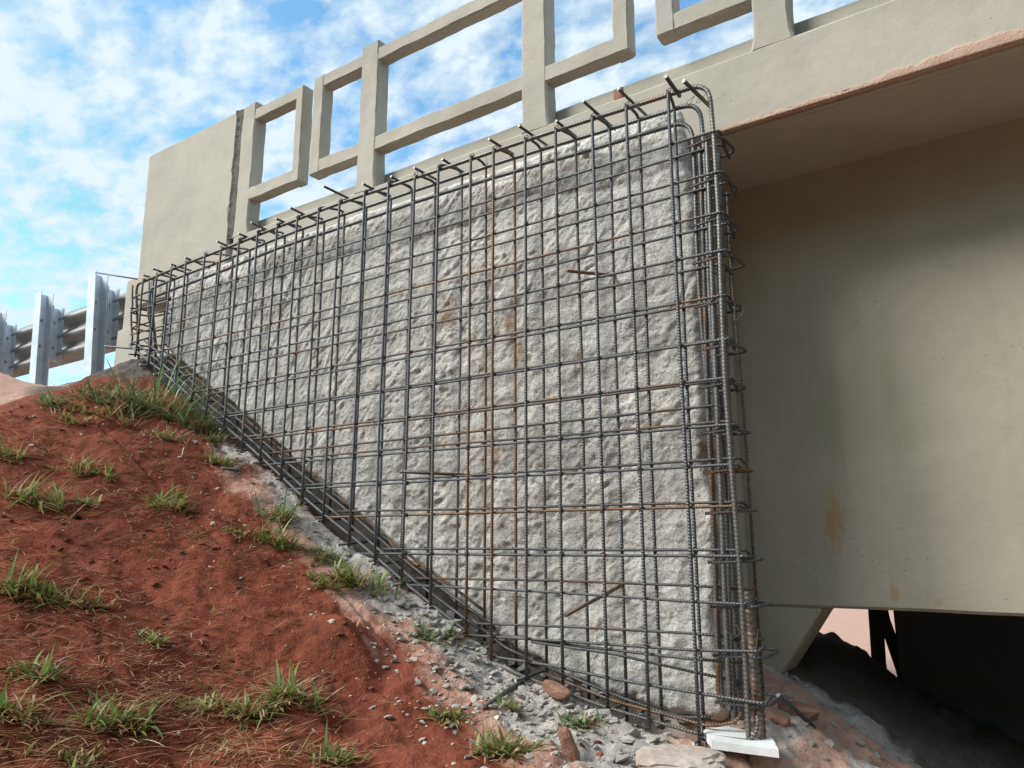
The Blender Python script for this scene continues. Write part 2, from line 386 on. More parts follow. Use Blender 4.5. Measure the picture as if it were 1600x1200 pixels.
# ------------------------------------------------------------------ ground height
WB = [(-4.83, 1.32), (-4.4, 1.053), (-3.967, 0.8), (-3.523, 0.534), (-3.132, 0.284), (-2.835, 0.111), (-2.481, -0.119), (-2.116, -0.332), (-1.926, -0.426), (-1.585, -0.559), (-1.31, -0.592), (-0.95, -0.645)]
def base_h(x, y):
    """height of the ground over the plan, metres above the foot of the eye"""
    slope = -0.557 * (x + 1.869) - 0.485 + 0.25 * (y - 2.6)
    flat = -0.50 - 0.17 * (x + 1.869) + 0.14 * (y - 2.6)
    k = 0.06
    h = np.maximum(slope, flat) + k * np.exp(-np.abs(slope - flat) / k) * 0.5
    # bank going down under the bridge
    under = -0.56 - 0.42 * (x + 0.95) + 0.12 * (y - 3.42)
    wgt = sstep(2.75, 3.3, y) * sstep(-1.6, -0.9, x)
    h = h * (1 - wgt) + under * wgt
    h = np.where(x > -0.9, np.maximum(h, -0.50 - 0.42 * (x + 1.4) + 0.14 * (y - 2.6)) * 0 + h - 0.16 * np.clip(x + 0.9, 0, 6), h)
    # top of the embankment
    cap = 0.66 + 0.49 * (np.clip(y, -2, 3.4) - 1.67) + 0.015 * (x + 5)
    s = 0.05; d = cap - h
    h = np.where(d > 0, h, cap) - s * np.exp(-np.abs(d) / s) * 0.5
    # pale mound in front of the guardrail, soil heaped at the wall's end
    h = h + 0.36 * np.exp(-(((x + 6.55) / 0.55) ** 2 + ((y - 2.30) / 0.36) ** 2))
    h = h + 0.07 * np.exp(-(((x + 5.0) / 0.45) ** 2 + ((y - 2.75) / 0.3) ** 2))
    # little cone of loose soil, hollow and step
    d = np.hypot((x + 2.25) / 1.0, (y - 2.14) / 0.8); h = h + np.clip(0.10 - d * 0.55, 0, 0.1)
    h = h - 0.05 * np.exp(-(((x + 1.95) / 0.07) ** 2 + ((y - 1.86) / 0.04) ** 2))
    # beyond the bridge: drops away to low ground
    far = sstep(4.30, 5.1, y) * sstep(-3.2, -2.4, x) + sstep(7.4, 9.5, y) * (1 - sstep(-3.2, -2.4, x))
    h = h * (1 - far) + (-1.35 - 0.006 * np.clip(y - 7, 0, 400)) * far
    h = np.maximum(h, -1.9)
    # bank added out of view behind the viewer, to block low sky light
    rr = np.hypot(x + 0.5, y - 3.0); bank = sstep(7.0, 19.0, rr) * sstep(4.0, -3.0, y) * sstep(-16, -6, x)
    h = h + 10.0 * bank
    # trench under the chipped wall
    on = sstep(-5.0, -4.7, x) * (1 - sstep(-1.05, -0.95, x))
    h = h - 0.09 * sstep(2.62, 2.72, y) * (1 - sstep(2.78, 2.84, y)) * on
    fill = np.interp(x, [p[0] for p in WB], [p[1] for p in WB]) + 0.03
    t = sstep(2.80, 2.86, y) * (1 - sstep(3.3, 3.4, y)) * on
    h = h * (1 - t) + np.maximum(h, fill) * t
    return h + EYE
def full_h(x, y):
    near = np.exp(-np.clip(np.hypot(x + 2, y - 2) - 3, 0, 50))
    lump = 0.026 * fbm(x * 2.4, y * 2.4, 3, 3) - 0.02 * np.exp(-(fbm(x * 1.3 + 5, y * 3.2, 15, 2) / 0.08) ** 2) + 0.012 * fbm(x * 9, y * 9, 5, 3)
    f1, f2, c = worley(x * 16, y * 16, 8)
    clod = 0.007 * np.clip(0.55 - f1, 0, 1) * (c > 0.55) * 2.2
    fine = 0.004 * fbm(x * 36, y * 36, 11, 2)
    right = sstep(-1.1, -0.8, x) * sstep(1.5, 2.2, y) * (1 - sstep(4.5, 5, y))
    f1, f2, c = worley(x * 7, y * 7, 9)
    lump = lump + right * (0.03 * (c - 0.5) * sstep(0.03, 0.25, f2 - f1) + 0.012 * fbm(x * 20, y * 20, 12, 3))
    return base_h(x, y) + (lump + clod + fine) * (0.15 + 0.85 * near) + 0.05 * fbm(x * 0.5, y * 0.5, 21, 2) * (1 - near)
GRID = {}
def gz(x, y):
    xs, ys, Z = GRID['g']; i = min(max(int(np.searchsorted(xs, x)) - 1, 0), len(xs) - 2); j = min(max(int(np.searchsorted(ys, y)) - 1, 0), len(ys) - 2)
    a = (x - xs[i]) / (xs[i + 1] - xs[i]); b = (y - ys[j]) / (ys[j + 1] - ys[j])
    return float(Z[i, j] * (1 - a) * (1 - b) + Z[i + 1, j] * a * (1 - b) + Z[i, j + 1] * (1 - a) * b + Z[i + 1, j + 1] * a * b)
def on_ground(px, py):
    v = sight(px, py); t0, t1 = 0.3, None; t = 0.0003
    ts = np.arange(0.0003, 0.006, 0.000004)
    z = EYE + v.z * ts; h = base_h(v.x * ts, v.y * ts)
    k = np.argmax(z < h)
    if z[k] >= h[k]: k = len(ts) - 1
    x, y = v.x * ts[k], v.y * ts[k]
    return Vector((x, y, gz(x, y)))

def axis(dense, lo, hi, far_lo, far_hi, growth=1.22):
    c = list(np.arange(lo, hi + 1e-6, dense)); s = dense; a = [c[0]]
    while a[-1] > far_lo: s *= growth; a.append(a[-1] - s)
    s = dense; b = [c[-1]]
    while b[-1] < far_hi: s *= growth; b.append(b[-1] + s)
    return np.array(a[:0:-1] + c + b[1:])
def build_ground():
    xs = axis(0.0115, -5.6, 0.3, -600, 600); ys = axis(0.0105, 0.7, 3.5, -600, 900)
    X, Y = np.meshgrid(xs, ys, indexing='ij'); Z = full_h(X, Y); GRID['g'] = (xs, ys, Z)
    me = mesh_np('ground', np.stack([X, Y, Z], -1).reshape(-1, 3), grid_faces(len(xs), len(ys)))
    wob = 0.12 * fbm(X * 2.1, Y * 2.1, 31, 3)
    edge = 2.42 + wob - 0.30 * sstep(-2.3, -1.2, X) - 0.6 * sstep(-1.2, -0.5, X)
    dust = sstep(-0.18, 0.16, Y - edge) * sstep(-4.2, -3.4, X + wob) * (1 - sstep(2.60, 2.66, Y) * sstep(-1.6, -1.8, X))
    blotch = sstep(-0.3, 0.25, fbm(X * 2.6 + 4, Y * 2.6, 51, 3)) * 0.95 * sstep(-1.4, -0.9, X)
    pink = np.maximum(np.exp(-(((X + 6.6) / 0.95) ** 2 + ((Y - 2.2) / 0.8) ** 2)) * 1.3, sstep(4.6, 5.2, Y))
    pink = np.maximum(pink, blotch * (Y < 3.4)); pink = np.maximum(pink, sstep(-5.2, -7.0, X) * 0.8)
    pink = np.maximum(pink, 0.62 * np.exp(-((Y - edge + 0.06) / 0.13) ** 2) * sstep(-4.0, -3.2, X) * (X < -1.2))
    grey = np.exp(-(((X + 5.3) / 0.75) ** 4 + ((Y - 2.78) / 0.42) ** 4)) * 1.2
    grey = np.maximum(grey, 0.85 * sstep(2.60, 2.68, Y) * sstep(-1.0, -1.4, X) * sstep(-4.9, -4.6, X) * (Y < 3.2))
    green = sstep(6.0, 9.0, np.hypot(X + 0.5, Y - 3.0)) * sstep(4.0, 1.0, Y) * sstep(-16, -6, X)  # dark green on the added bank, to cut its bounce light
    pink = pink * (1 - green)
    grey = np.maximum(grey, sstep(3.42, 3.62, Y + 0.06 * fbm(X * 4, Y * 4, 71, 3)) * sstep(-1.3, -1.0, X) * (Y < 5.2))  # shade under the bridge painted into the soil colour
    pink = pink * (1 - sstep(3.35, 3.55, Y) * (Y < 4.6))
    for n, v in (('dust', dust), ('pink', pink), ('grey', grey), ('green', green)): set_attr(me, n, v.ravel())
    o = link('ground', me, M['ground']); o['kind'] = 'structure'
build_ground()

# ------------------------------------------------------------------ bridge: deck edge, slab, girder, abutment
E0 = EYE
bridge = thing('concrete_bridge', 'cream painted concrete bridge end with deck overhang, deep girder and abutment behind the rebar cage', 'bridge')
FN = 2.82
rough_box('edge_beam', -4.16, 16.0, FN, 2.905, 1.662 + E0, 1.985 + E0, M['paint'], bridge, 0.014, 0.16, 0.004, 1)
rough_box('deck_slab', -4.1, 16.0, 2.915, 7.4, 1.675 + E0, 1.97 + E0, M['paint'], bridge, 0.0, 0.5, 0.003, 2)
kerb = rough_box('kerb', -4.1, 16.0, 2.926, 3.18, 1.974 + E0, 2.118 + E0, M['paint'], bridge, 0.018, 0.18, 0.005, 3)
ju = at(965, 150, 2.926).x
rough_box('kerb_joint', ju - 0.018, ju + 0.03, 2.917, 2.94, 1.99 + E0, 2.106 + E0, M['brick'], kerb, 0.004, 0.05, 0.004, 4)
def girder():
    # web with its lower edge; the seat block under its end has a raked side
    rough_box('girder', -1.2, 16.0, 3.42, 3.72, -0.259 + E0, 1.70 + E0, M['girder'], bridge, 0.012, 0.2, 0.004, 5)
    rough_box('inner_girder', -1.04, 16.0, 6.2, 6.5, -0.26 + E0, 1.672 + E0, M['girder'], bridge, 0.012, 0.5, 0.003, 6)
    def rake(c):
        t = (-0.262 + E0 - c.z) * 0.69
        return (-1.6 + (c.x + 1.6) * (0.824 - t) / 0.824, c.y, c.z)
    rough_box('seat_block', -1.6, -0.776, 3.425, 3.70, -0.95 + E0, -0.262 + E0, M['girder'], bridge, 0.008, 0.15, 0.003, 7, rake)
girder()
rough_box('abutment_wall', -5.84, -1.07, 3.0, 3.40, -1.0 + E0, 1.655 + E0, M['paint'], bridge, 0.01, 0.3, 0.004, 8)
rough_box('abutment_upstand', -5.84, -4.17, 3.03, 3.39, 1.65 + E0, 2.085 + E0, M['paint'], bridge, 0.012, 0.2, 0.004, 9)
rough_box('abutment_face', -1.6, -1.06, 3.43, 4.3, -0.9 + E0, 1.665 + E0, M['paint'], bridge, 0.01, 0.3, 0.004, 10)
def spall_strip():
    # plaster lost along the lower arris of the edge beam
    n = 620; u = np.linspace(-0.93, 3.3, n)
    hgt = 0.014 + 0.022 * sstep(-0.75, 0.2, u) + 0.012 * fbm(u * 5, u * 0, 61, 4) + 0.008 * fbm(u * 25, u * 0, 65, 2)
    hgt = np.clip(hgt, 0.004, 0.2) * sstep(-0.95, -0.75, u)+0.003
    z0 = 1.6585 + E0; V = []; Fq = []; m = 9
    for i in range(n):
        for k in range(m - 2):
            t = k / (m - 3); q = 0.0009 * float(mn.noise(Vector((u[i] * 40, t * 6, 1))))
            V.append((u[i], FN - 0.0045 + q - 0.0012 * math.sin(t * 3.1), z0 + hgt[i] * t + (0.002 * math.sin(i * 2.1) if k == 0 else 0)))
        V += [(u[i], FN + 0.012, z0 + hgt[i] + 0.002), (u[i], FN + 0.03, z0 - 0.003)]
    for i in range(n - 1):
        for k in range(m): Fq.append((i * m + k, (i + 1) * m + k, (i + 1) * m + (k + 1) % m, i * m + (k + 1) % m))
    o = link('spalled_edge', mesh_np('spalled_edge', V, Fq, True), M['spall'], bridge)
    o['label'] = 'pink spalled plaster along the lower edge of the deck'
spall_strip()

# end block of the parapet with its rough joint
blk = thing('parapet_end_block', 'solid cream concrete block that ends the railing on the left', 'parapet')
rough_box('block', -5.30, -4.215, FN, 3.02, 1.70 + E0, 2.925 + E0, M['paint'], blk, 0.012, 0.12, 0.003, 11, lambda c: (c.x - (0.035 * (c.z - 2.4 - E0) if c.x < -5.2 else 0), c.y, c.z))
def joint():
    nz = 90; V = []; Fq = []
    for i in range(nz):
        z = 1.98 + (2.93 - 1.98) * i / (nz - 1) + E0
        j = 0.016 * float(fbm(np.array([z * 14]), np.array([0.3]), 71, 3)[0])
        j2 = 0.004 * float(fbm(np.array([z * 9]), np.array([5.3]), 73, 3)[0])
        V += [(-4.222 + j, FN - 0.004, z), (-4.205 + j, FN + 0.006, z), (-4.172 + j2, FN + 0.012, z), (-4.166, FN + 0.08, z), (-4.222, FN + 0.08, z)]
    for i in range(nz - 1):
        for k in range(5): Fq.append((i * 5 + k, i * 5 + (k + 1) % 5, (i + 1) * 5 + (k + 1) % 5, (i + 1) * 5 + k))
    for b in (0, (nz - 1) * 5): Fq.append((b, b + 1, b + 2, b + 3))
    link('mortar_joint', mesh_np('mortar_joint', V, Fq, False), M['mortar'], blk)
joint()

# railing modules: two posts, two rails and an upright closing each end
ZT, ZTI, ZLI, ZLO = 2.885, 2.795, 2.305, 2.212
def railing(label, posts, uprights, seed):
    t = thing('concrete_railing', label, 'railing', group='concrete railing sections on the bridge')
    stops = [(p - 0.07, p + 0.07) for p in posts] + list(uprights); stops.sort()
    for k, p in enumerate(posts):
        rough_box('post', p - 0.072, p + 0.072, FN + 0.003, FN + 0.10, 1.970 + E0, 2.935 + E0, M['paint'], t, 0.009, 0.03, 0.004, seed + k,
                  lambda c, p=p: (p + (c.x - p) * (1 + 0.18 * max(0, 1 - (c.z - 1.98 - E0) / 0.10) ** 2), c.y, c.z))
    for a, b in uprights:
        rough_box('upright', a, b, FN + 0.003, FN + 0.088, ZLO + E0, ZT + E0, M['paint'], t, 0.009, 0.03, 0.004, seed + 9 + a)
    for (a0, a1), (b0, b1) in zip(stops[:-1], stops[1:]):
        for z0, z1 in ((ZTI, ZT - 0.002), (ZLO + 0.002, ZLI)):
            rough_box('rail', a1 - 0.016, b0 + 0.016, FN + 0.006, FN + 0.085, z0 + E0, z1 + E0, M['paint'], t, 0.008, 0.03, 0.004, seed + 5 + a1)
    return t
railing('short cream concrete railing section with one square opening beside the end block', [-4.095], [(-3.612, -3.54)], 20)
railing('long cream concrete railing section with two posts in the middle of the bridge edge', [-2.955, -1.80], [(-3.448, -3.352), (-1.365, -1.283)], 30)
railing('cream concrete railing section cut off by the top right of the picture', [-0.655, 0.50], [(-1.150, -1.06), (0.935, 1.02)], 40)

# ------------------------------------------------------------------ wall and prop under the bridge
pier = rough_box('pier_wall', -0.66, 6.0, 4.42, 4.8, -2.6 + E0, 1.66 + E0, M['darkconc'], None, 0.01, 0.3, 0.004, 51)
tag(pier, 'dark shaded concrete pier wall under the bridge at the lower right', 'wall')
g0 = at(1384, 1032, 4.5)
prop = thing('timber_prop', 'dark slanting timber prop seen in the gap under the girder', 'prop')
tube('post', sag((g0.x - 0.02, 4.5, g0.z - 0.4), (g0.x - 0.03, 4.5, g0.z + 0.75), 6, 0.02, 3), 0.036, M['bark'], prop, 7)
tube('brace', sag((g0.x + 0.10, 4.55, g0.z - 0.3), (g0.x - 0.02, 4.5, g0.z + 0.45), 6, 0.02, 4), 0.03, M['bark'], prop, 7)

# ------------------------------------------------------------------ wing wall with hacked face
WB = [(-4.83, 1.32), (-4.4, 1.053), (-3.967, 0.8), (-3.523, 0.534), (-3.132, 0.284), (-2.835, 0.111), (-2.481, -0.119), (-2.116, -0.332), (-1.926, -0.426), (-1.585, -0.559), (-1.31, -0.592), (-0.95, -0.645)]
def wall_bottom(u): return np.interp(u, [p[0] for p in WB], [p[1] for p in WB])
def wing_wall():
    W = thing('wing_wall', 'tapering bridge wing wall of grey concrete hacked rough behind the rebar cage', 'wall')
    nu, nz = 560, 330; NF = 2.785
    s = np.linspace(0, 1, nu)[:, None]; v = np.linspace(0, 1, nz)[None, :]
    u0 = -4.84 + 0 * s; U = u0 + (-1.0 + 4.84) * s + 0 * v
    zb = wall_bottom(U); zt = 1.822 + 0.008 * fbm(U * 3, U * 0, 81, 3)
    zb = zb + 0.012 * fbm(U * 9, U * 0 + 3, 85, 3)
    Z = zb + (zt - zb) * v
    # ragged right end
    rag = 0.020 * fbm(Z * 3.1, Z * 0 + 1, 91, 4) + 0.01 * fbm(Z * 14, Z * 0, 95, 2) - 0.045 * sstep(1.2, 1.75, Z)
    rag = rag + 0.012 * fbm(Z * 3, Z * 0 + 7, 97, 3) * 0
    U = U + rag * sstep(0.93, 1.0, s) + (-0.03 * sstep(1.3, 1.8, Z)) * sstep(0.1, 0.0, s)
    # relief: scooped chisel strokes, slanting on the right, upright on the left
    ang = np.where(True, R(28), 0) + R(40) * sstep(-2.6, -4.2, U)
    wu = U + 0.06 * fbm(U * 5, Z * 5, 101, 3); wz = Z + 0.06 * fbm(U * 5 + 9, Z * 5, 103, 3)
    a = wu * np.cos(ang) + wz * np.sin(ang); b = -wu * np.sin(ang) + wz * np.cos(ang)
    f1, f2, c1 = worley(a * 5.5, b * 9.5, 111); g1, g2, c2 = worley(a * 17 + 3, b * 27, 113)
    h1, h2, c3 = worley(wu * 4.2, wz * 4.8, 117)
    rough = (0.44 + 0.26 * sstep(-3.6, -2.4, U)) * (0.75 + 0.55 * sstep(-0.5, 0.6, fbm(U * 1.4 + 3, Z * 1.6, 171, 2)))
    out = 0.015 * fbm(U * 1.9, Z * 1.9, 121, 3) + rough * (0.009 * f1 ** 2 + 0.009 * (c1 - 0.5) * sstep(0.0, 0.3, f2 - f1) + 0.004 * g1 ** 2 + 0.003 * (c2 - 0.5) + 0.008 * np.abs(fbm(a * 5, b * 8, 161, 3)) + 0.006 * fbm(a * 11, b * 15, 165, 2) + 0.013 * (c3 - 0.5) * sstep(0, 0.2, h2 - h1))
    out = out + rough * (0.006 * fbm(U * 24, Z * 24, 131, 3) + 0.003 * fbm(U * 70, Z * 70, 137, 2)) - 0.012
    # single chisel strokes: short dents with a raised far lip
    stroke = np.zeros_like(U); rs = random.Random(23); du = 3.84 / (nu - 1)
    for _ in range(3600):
        sc_ = rs.random(); i0 = int(sc_ * (nu - 1)); j0 = rs.randrange(nz); uc = float(U[i0, j0]); zc_ = float(Z[i0, j0])
        leftness = min(1.0, max(0.0, (-2.7 - uc) / 1.4))
        th = R(rs.gauss(32, 22)) * (1 - leftness) + R(rs.gauss(82, 12)) * leftness
        ln_ = rs.uniform(0.02, 0.075); wd_ = rs.uniform(0.005, 0.010); dp = rs.uniform(0.0006, 0.0034) * (0.5 + 0.9 * (math.sin(uc * 3.1 + 1) * math.cos(zc_ * 4.2) > -0.1))
        ia, ib = max(0, i0 - 12), min(nu, i0 + 13); dzl = max(1e-3, float(Z[i0, -1] - Z[i0, 0]) / (nz - 1)); wj = int(0.075 / dzl) + 1; ja, jb = max(0, j0 - wj), min(nz, j0 + wj + 1)
        x_ = U[ia:ib, ja:jb] - uc; z_ = Z[ia:ib, ja:jb] - zc_
        al = (x_ * math.cos(th) + z_ * math.sin(th)) / ln_; ac = (-x_ * math.sin(th) + z_ * math.cos(th)) / wd_
        g_ = np.exp(-(al ** 4) - ac ** 2); out[ia:ib, ja:jb] -= dp * g_; out[ia:ib, ja:jb] += dp * 0.6 * np.exp(-(al ** 4) - (ac - 1.7) ** 2)
        if rs.random() < 0.30: stroke[ia:ib, ja:jb] = np.maximum(stroke[ia:ib, ja:jb], np.exp(-(al ** 4) - (ac - 1.2) ** 2 * 1.5) * rs.uniform(0.4, 1.0))
    # a shelf of broken concrete under the top, as in the upper right
    shelf = Z - (1.60 + 0.045 * fbm(U * 2.6, U * 0, 141, 3))
    out = out + 0.012 * sstep(-0.01, 0.012, shelf) * sstep(-4.2, -3.4, U) - 0.006 * np.exp(-(shelf / 0.03) ** 2) * sstep(-4.0, -3.0, U)
    # rounded arrises
    et = (zt - Z); eb = (Z - zb); er = (1 - s) * 3.84 + 0 * v; el = s * 3.84 + 0 * v
    for e, d, wdt in ((et, 0.03, 0.03), (eb, 0.04, 0.04), (er, 0.035, 0.03), (el, 0.03, 0.04)):
        out = out - d * np.clip(1 - e / wdt, 0, 1) ** 2
    Y = NF - out
    V = np.stack([U, Y, Z + E0], -1).reshape(-1, 3); Fq = grid_faces(nu, nz)
    me = mesh_np('hacked_face', V, Fq); set_attr(me, 'stroke', stroke.ravel()); o = link('hacked_face', me, M['chip'], W)
    # body behind the face
    idx = np.arange(nu * nz).reshape(nu, nz)
    ring = np.concatenate([idx[:, 0], idx[-1, 1:], idx[-2::-1, -1], idx[0, -2:0:-1]])
    Vr = V[ring]; depth = [0.0, 0.03, 0.08, 0.16, 0.205]; L = []
    for d in depth:
        q = Vr.copy(); q[:, 1] = np.where(d == 0, q[:, 1], np.maximum(q[:, 1], NF) + d)
        if d > 0:
            q[:, 0] += 0.008 * fbm(q[:, 2] * 11, q[:, 1] * 30, 151, 2); q[:, 2] += 0.006 * fbm(q[:, 0] * 11, q[:, 1] * 30, 153, 2) - 0.0 * d
        L.append(q)
    m = len(ring); VV = np.concatenate(L); FF = []
    for k in range(len(depth) - 1):
        i = np.arange(m); j = (i + 1) % m
        FF.append(np.stack([k * m + i, (k + 1) * m + i, (k + 1) * m + j, k * m + j], -1))
    link('broken_edge', mesh_np('broken_edge', VV, np.concatenate(FF)), M['chip'], W)
    # anchor bars grouted into the face
    def dowel(a, b, mat='steel_rusty'): tube('dowel', sag(a, b, 3, 0.004, a[0]), 0.0072, M[mat], W, 8)
    for (x0, y0, n0), (x1, y1, n1) in [(((885, 423, 2.50)), (962, 431, 2.80)), ((625, 737, 2.50), (758, 744, 2.80)), ((884, 962, 2.47), (972, 914, 2.80)), ((885, 962, 2.5), (885.5, 962, 2.501))][:3]:
        dowel(at(x0, y0, n0), at(x1, y1, n1))
    dowel(at(655, 884, 2.68), at(632, 874, 2.80)); 
    return W
wing_wall()

# ------------------------------------------------------------------ rebar cage
cage = thing('rebar_cage', 'cage of tied grey and rusty reinforcing bars wrapped over the wing wall', 'rebar cage')
FV = [-4.796, -4.634, -4.467, -4.309, -4.106, -3.941, -3.766, -3.593, -3.415, -3.243, -3.066, -2.901, -2.714, -2.543, -2.364, -2.211, -2.012, -1.879, -1.704, -1.544, -1.362, -1.203, -1.018]
RV = [-4.70, -4.53, -4.442, -4.30, -4.124, -3.964, -3.796, -3.645, -3.473, -3.315, -3.135, -2.972, -2.803, -2.622, -2.473, -2.317, -2.146, -2.0, -1.832, -1.685, -1.501, -1.331, -1.193, -1.035]
RV = [-4.68, -4.593, -4.442, -4.124, -3.964, -3.796, -3.645, -3.473, -3.315, -3.135, -2.972, -2.803, -2.622, -2.473, -2.317, -2.146, -2.0, -1.832, -1.685, -1.501, -1.331, -1.193, -1.035]
DG = [(-4.95, 1.34), (-4.689, 1.186), (-3.77, 0.651), (-2.932, 0.155), (-2.365, -0.173), (-1.935, -0.40), (-1.855, -0.455), (-1.356, -0.566), (-0.75, -0.665)]
def diag(u): return float(np.interp(u, [p[0] for p in DG], [p[1] for p in DG]))
TOPZ = [(-4.9, 1.745), (-3.6, 1.800), (-2.5, 1.812), (-1.0, 1.775)]
def topz(u): return float(np.interp(u, [p[0] for p in TOPZ], [p[1] for p in TOPZ]))
rnd = random.Random(11)
NF1, NR1 = 2.598, 2.702          # outer and inner layer of upright legs
RUSTY_V = {-1.879, -2.012, -3.593, -1.362, -2.714}
knots = []
for i, (uf, ur) in enumerate(zip(FV, RV)):
    mat = M['steel_rusty'] if uf in RUSTY_V else M['steel']
    zt = topz(uf) + rnd.uniform(0.0, 0.018); zb = diag(uf) - rnd.uniform(0.015, 0.055)
    # the stirrup: outer leg, over the top, inner leg
    zr = float(wall_bottom(ur)) - rnd.uniform(0.02, 0.05)
    lean = rnd.uniform(-0.008, 0.008)
    leg1 = sag((uf + lean, NF1 + rnd.uniform(-0.004, 0.004), zb + E0), (uf, NF1, zt + E0), 7, 0.006, i)
    leg2 = sag((ur, NR1, zt - 0.02 + E0), (ur + rnd.uniform(-0.01, 0.01), NR1 + 0.006, zr + E0), 7, 0.007, i + 50)
    path = fillet(leg1[:-1] + [Vector((uf, NF1, zt + E0))] + [Vector((ur, NR1, zt - 0.012 + E0))] + leg2[1:], 0.035, 5)
    tube('upright_stirrup', path, 0.0067, mat, cage, 8)
    # cross bar lying over the top, its cut end sticking out towards the viewer
    ov = rnd.choice([0.005, 0.02, 0.03, 0.045, 0.06]); uu = uf + rnd.uniform(0.012, 0.03); zc = zt + 0.013
    if i in (11,): ov = 0.12
    if uf > -1.4: ov = 0.08
    tilt = rnd.uniform(-0.012, 0.012)
    if i % 6 != 4:
        tube('cross_bar', [(uu - ov * 0.15, NF1 - ov, zc + ov * 0.10 + E0), (uu + 0.01, NR1 + rnd.uniform(0.02, 0.07), zc - 0.008 + tilt + E0)], 0.0066, M['steel'] if rnd.random() < 0.75 else M['steel_rusty'], cage, 8, cap=M['cut'])
    # lower cross bar with a bright cut end
    if uf < -2.3 or i % 2 == 0:
        o2 = rnd.uniform(0.02, 0.07)
        tube('cross_bar', [(uf - 0.012, NF1 - o2, zb + 0.012 + E0), (uf + 0.012, NR1 + 0.04, zb + 0.03 + E0)], 0.0062, M['steel'], cage, 8, cap=M['cut'])
# extra pair of cross bars at the near top corner
tube('cross_bar', [at(1040, 119, 2.49), at(1062, 150, 2.66)], 0.0085, M['steel'], cage, 8, cap=M['cut'])
tube('cross_bar', [at(1068, 126, 2.50), at(1108, 165, 2.74)], 0.0085, M['steel'], cage, 8, cap=M['cut'])

# level bars of the outer and inner layer; each turns in at the near end
def hook_path(u0, z0, u1, z1, y, ue, hk, i, down=0.0):
    body = sag((u0, y, z0 + E0), (u1, y, z1 + E0), 9, 0.006, i)
    sl = (z1 - z0) / (u1 - u0); ze = z1 + (ue - u1) * sl * 0.6
    tail = [Vector((ue, y, ze + E0)), Vector((ue - 0.025 * rnd.random(), y + hk, ze - down + E0))]
    return fillet(body + tail, 0.03, 5)
FH = [(1.548, -0.823), (1.378, -0.821), (1.214, -0.828), (1.063, -0.821), (0.890, -0.83), (0.723, -0.833), (0.582, -0.836), (0.413, -0.831), (0.272, -0.832), (0.128, -0.831), (-0.041, -0.818)]
RH = [(1.533, -0.84), (1.366, -0.828), (1.200, -0.83), (1.043, -0.865), (0.899, -0.86), (0.750, -0.85), (0.592, -0.86), (0.501, -0.91), (0.439, -0.87), (0.302, -0.85), (0.147, -0.85), (-0.021, -0.846)]
def left_end(z, off):
    us = np.linspace(-4.95, -0.9, 400); zz = np.array([diag(u) for u in us])
    k = np.argmax(zz < z); return max(-4.93, float(us[k])) - off
RUST_F = {1.214, 0.128, 0.582}; RUST_R = {0.501, 0.592, 0.899, 0.439}
for i, (z, ue) in enumerate(FH):
    u0 = left_end(z, rnd.uniform(0.02, 0.10)) if z < 1.25 else rnd.uniform(-5.0, -4.9)
    dz = rnd.uniform(-0.012, 0.012)
    tube('level_bar', hook_path(u0, z + dz, -1.0, z, NF1 + 0.0115, ue, rnd.uniform(0.10, 0.13), i + 100, rnd.uniform(0.0, 0.015)), 0.0055, M['steel_rusty'] if z in RUST_F else M['steel'], cage, 8)
for i, (z, ue) in enumerate(RH):
    u0 = left_end(z, rnd.uniform(-0.05, 0.06)) if z < 1.25 else rnd.uniform(-4.95, -4.8)
    dz = rnd.uniform(-0.015, 0.015)
    tube('level_bar', hook_path(u0, z + dz, -1.0, z, NR1 - 0.0115, ue, rnd.uniform(0.08, 0.10), i + 150, rnd.uniform(0.01, 0.03)), 0.0055, M['steel_rusty'] if z in RUST_R else M['steel'], cage, 8)
# lower bars that fan out towards the near foot: pixel path on each layer
LOW = [(NF1 + 0.0115, [(615, 913), (860, 925), (1078, 940), (1165, 944), (1184, 934)], 'steel', 0.0052), (NR1 - 0.0115, [(620, 903), (860, 907), (1078, 915), (1180, 921)], 'steel_rusty', 0.0052),
       (NR1 - 0.0115, [(735, 974), (900, 980), (1084, 990), (1195, 1000)], 'steel_rusty', 0.0052), (NF1 + 0.0115, [(725, 992), (850, 1000), (1084, 1016), (1185, 1018), (1196, 1010)], 'steel', 0.0055),
       (NF1 + 0.022, [(770, 990), (900, 1009), (1084, 1030), (1172, 1036)], 'steel', 0.0055), (NR1 - 0.024, [(830, 1003), (960, 1022), (1084, 1050), (1178, 1070)], 'steel', 0.0055),
       (NF1 + 0.0115, [(738, 1021), (860, 1040), (960, 1061), (1084, 1082), (1196, 1100), (1206, 1088)], 'steel', 0.0058)]
for n, pp, mm, r in LOW: tube('level_bar', fillet([at(x, y, n) for x, y in pp[:-1]] + [at(pp[-1][0], pp[-1][1], n + 0.06)], 0.02, 4), r, M[mm], cage, 8)
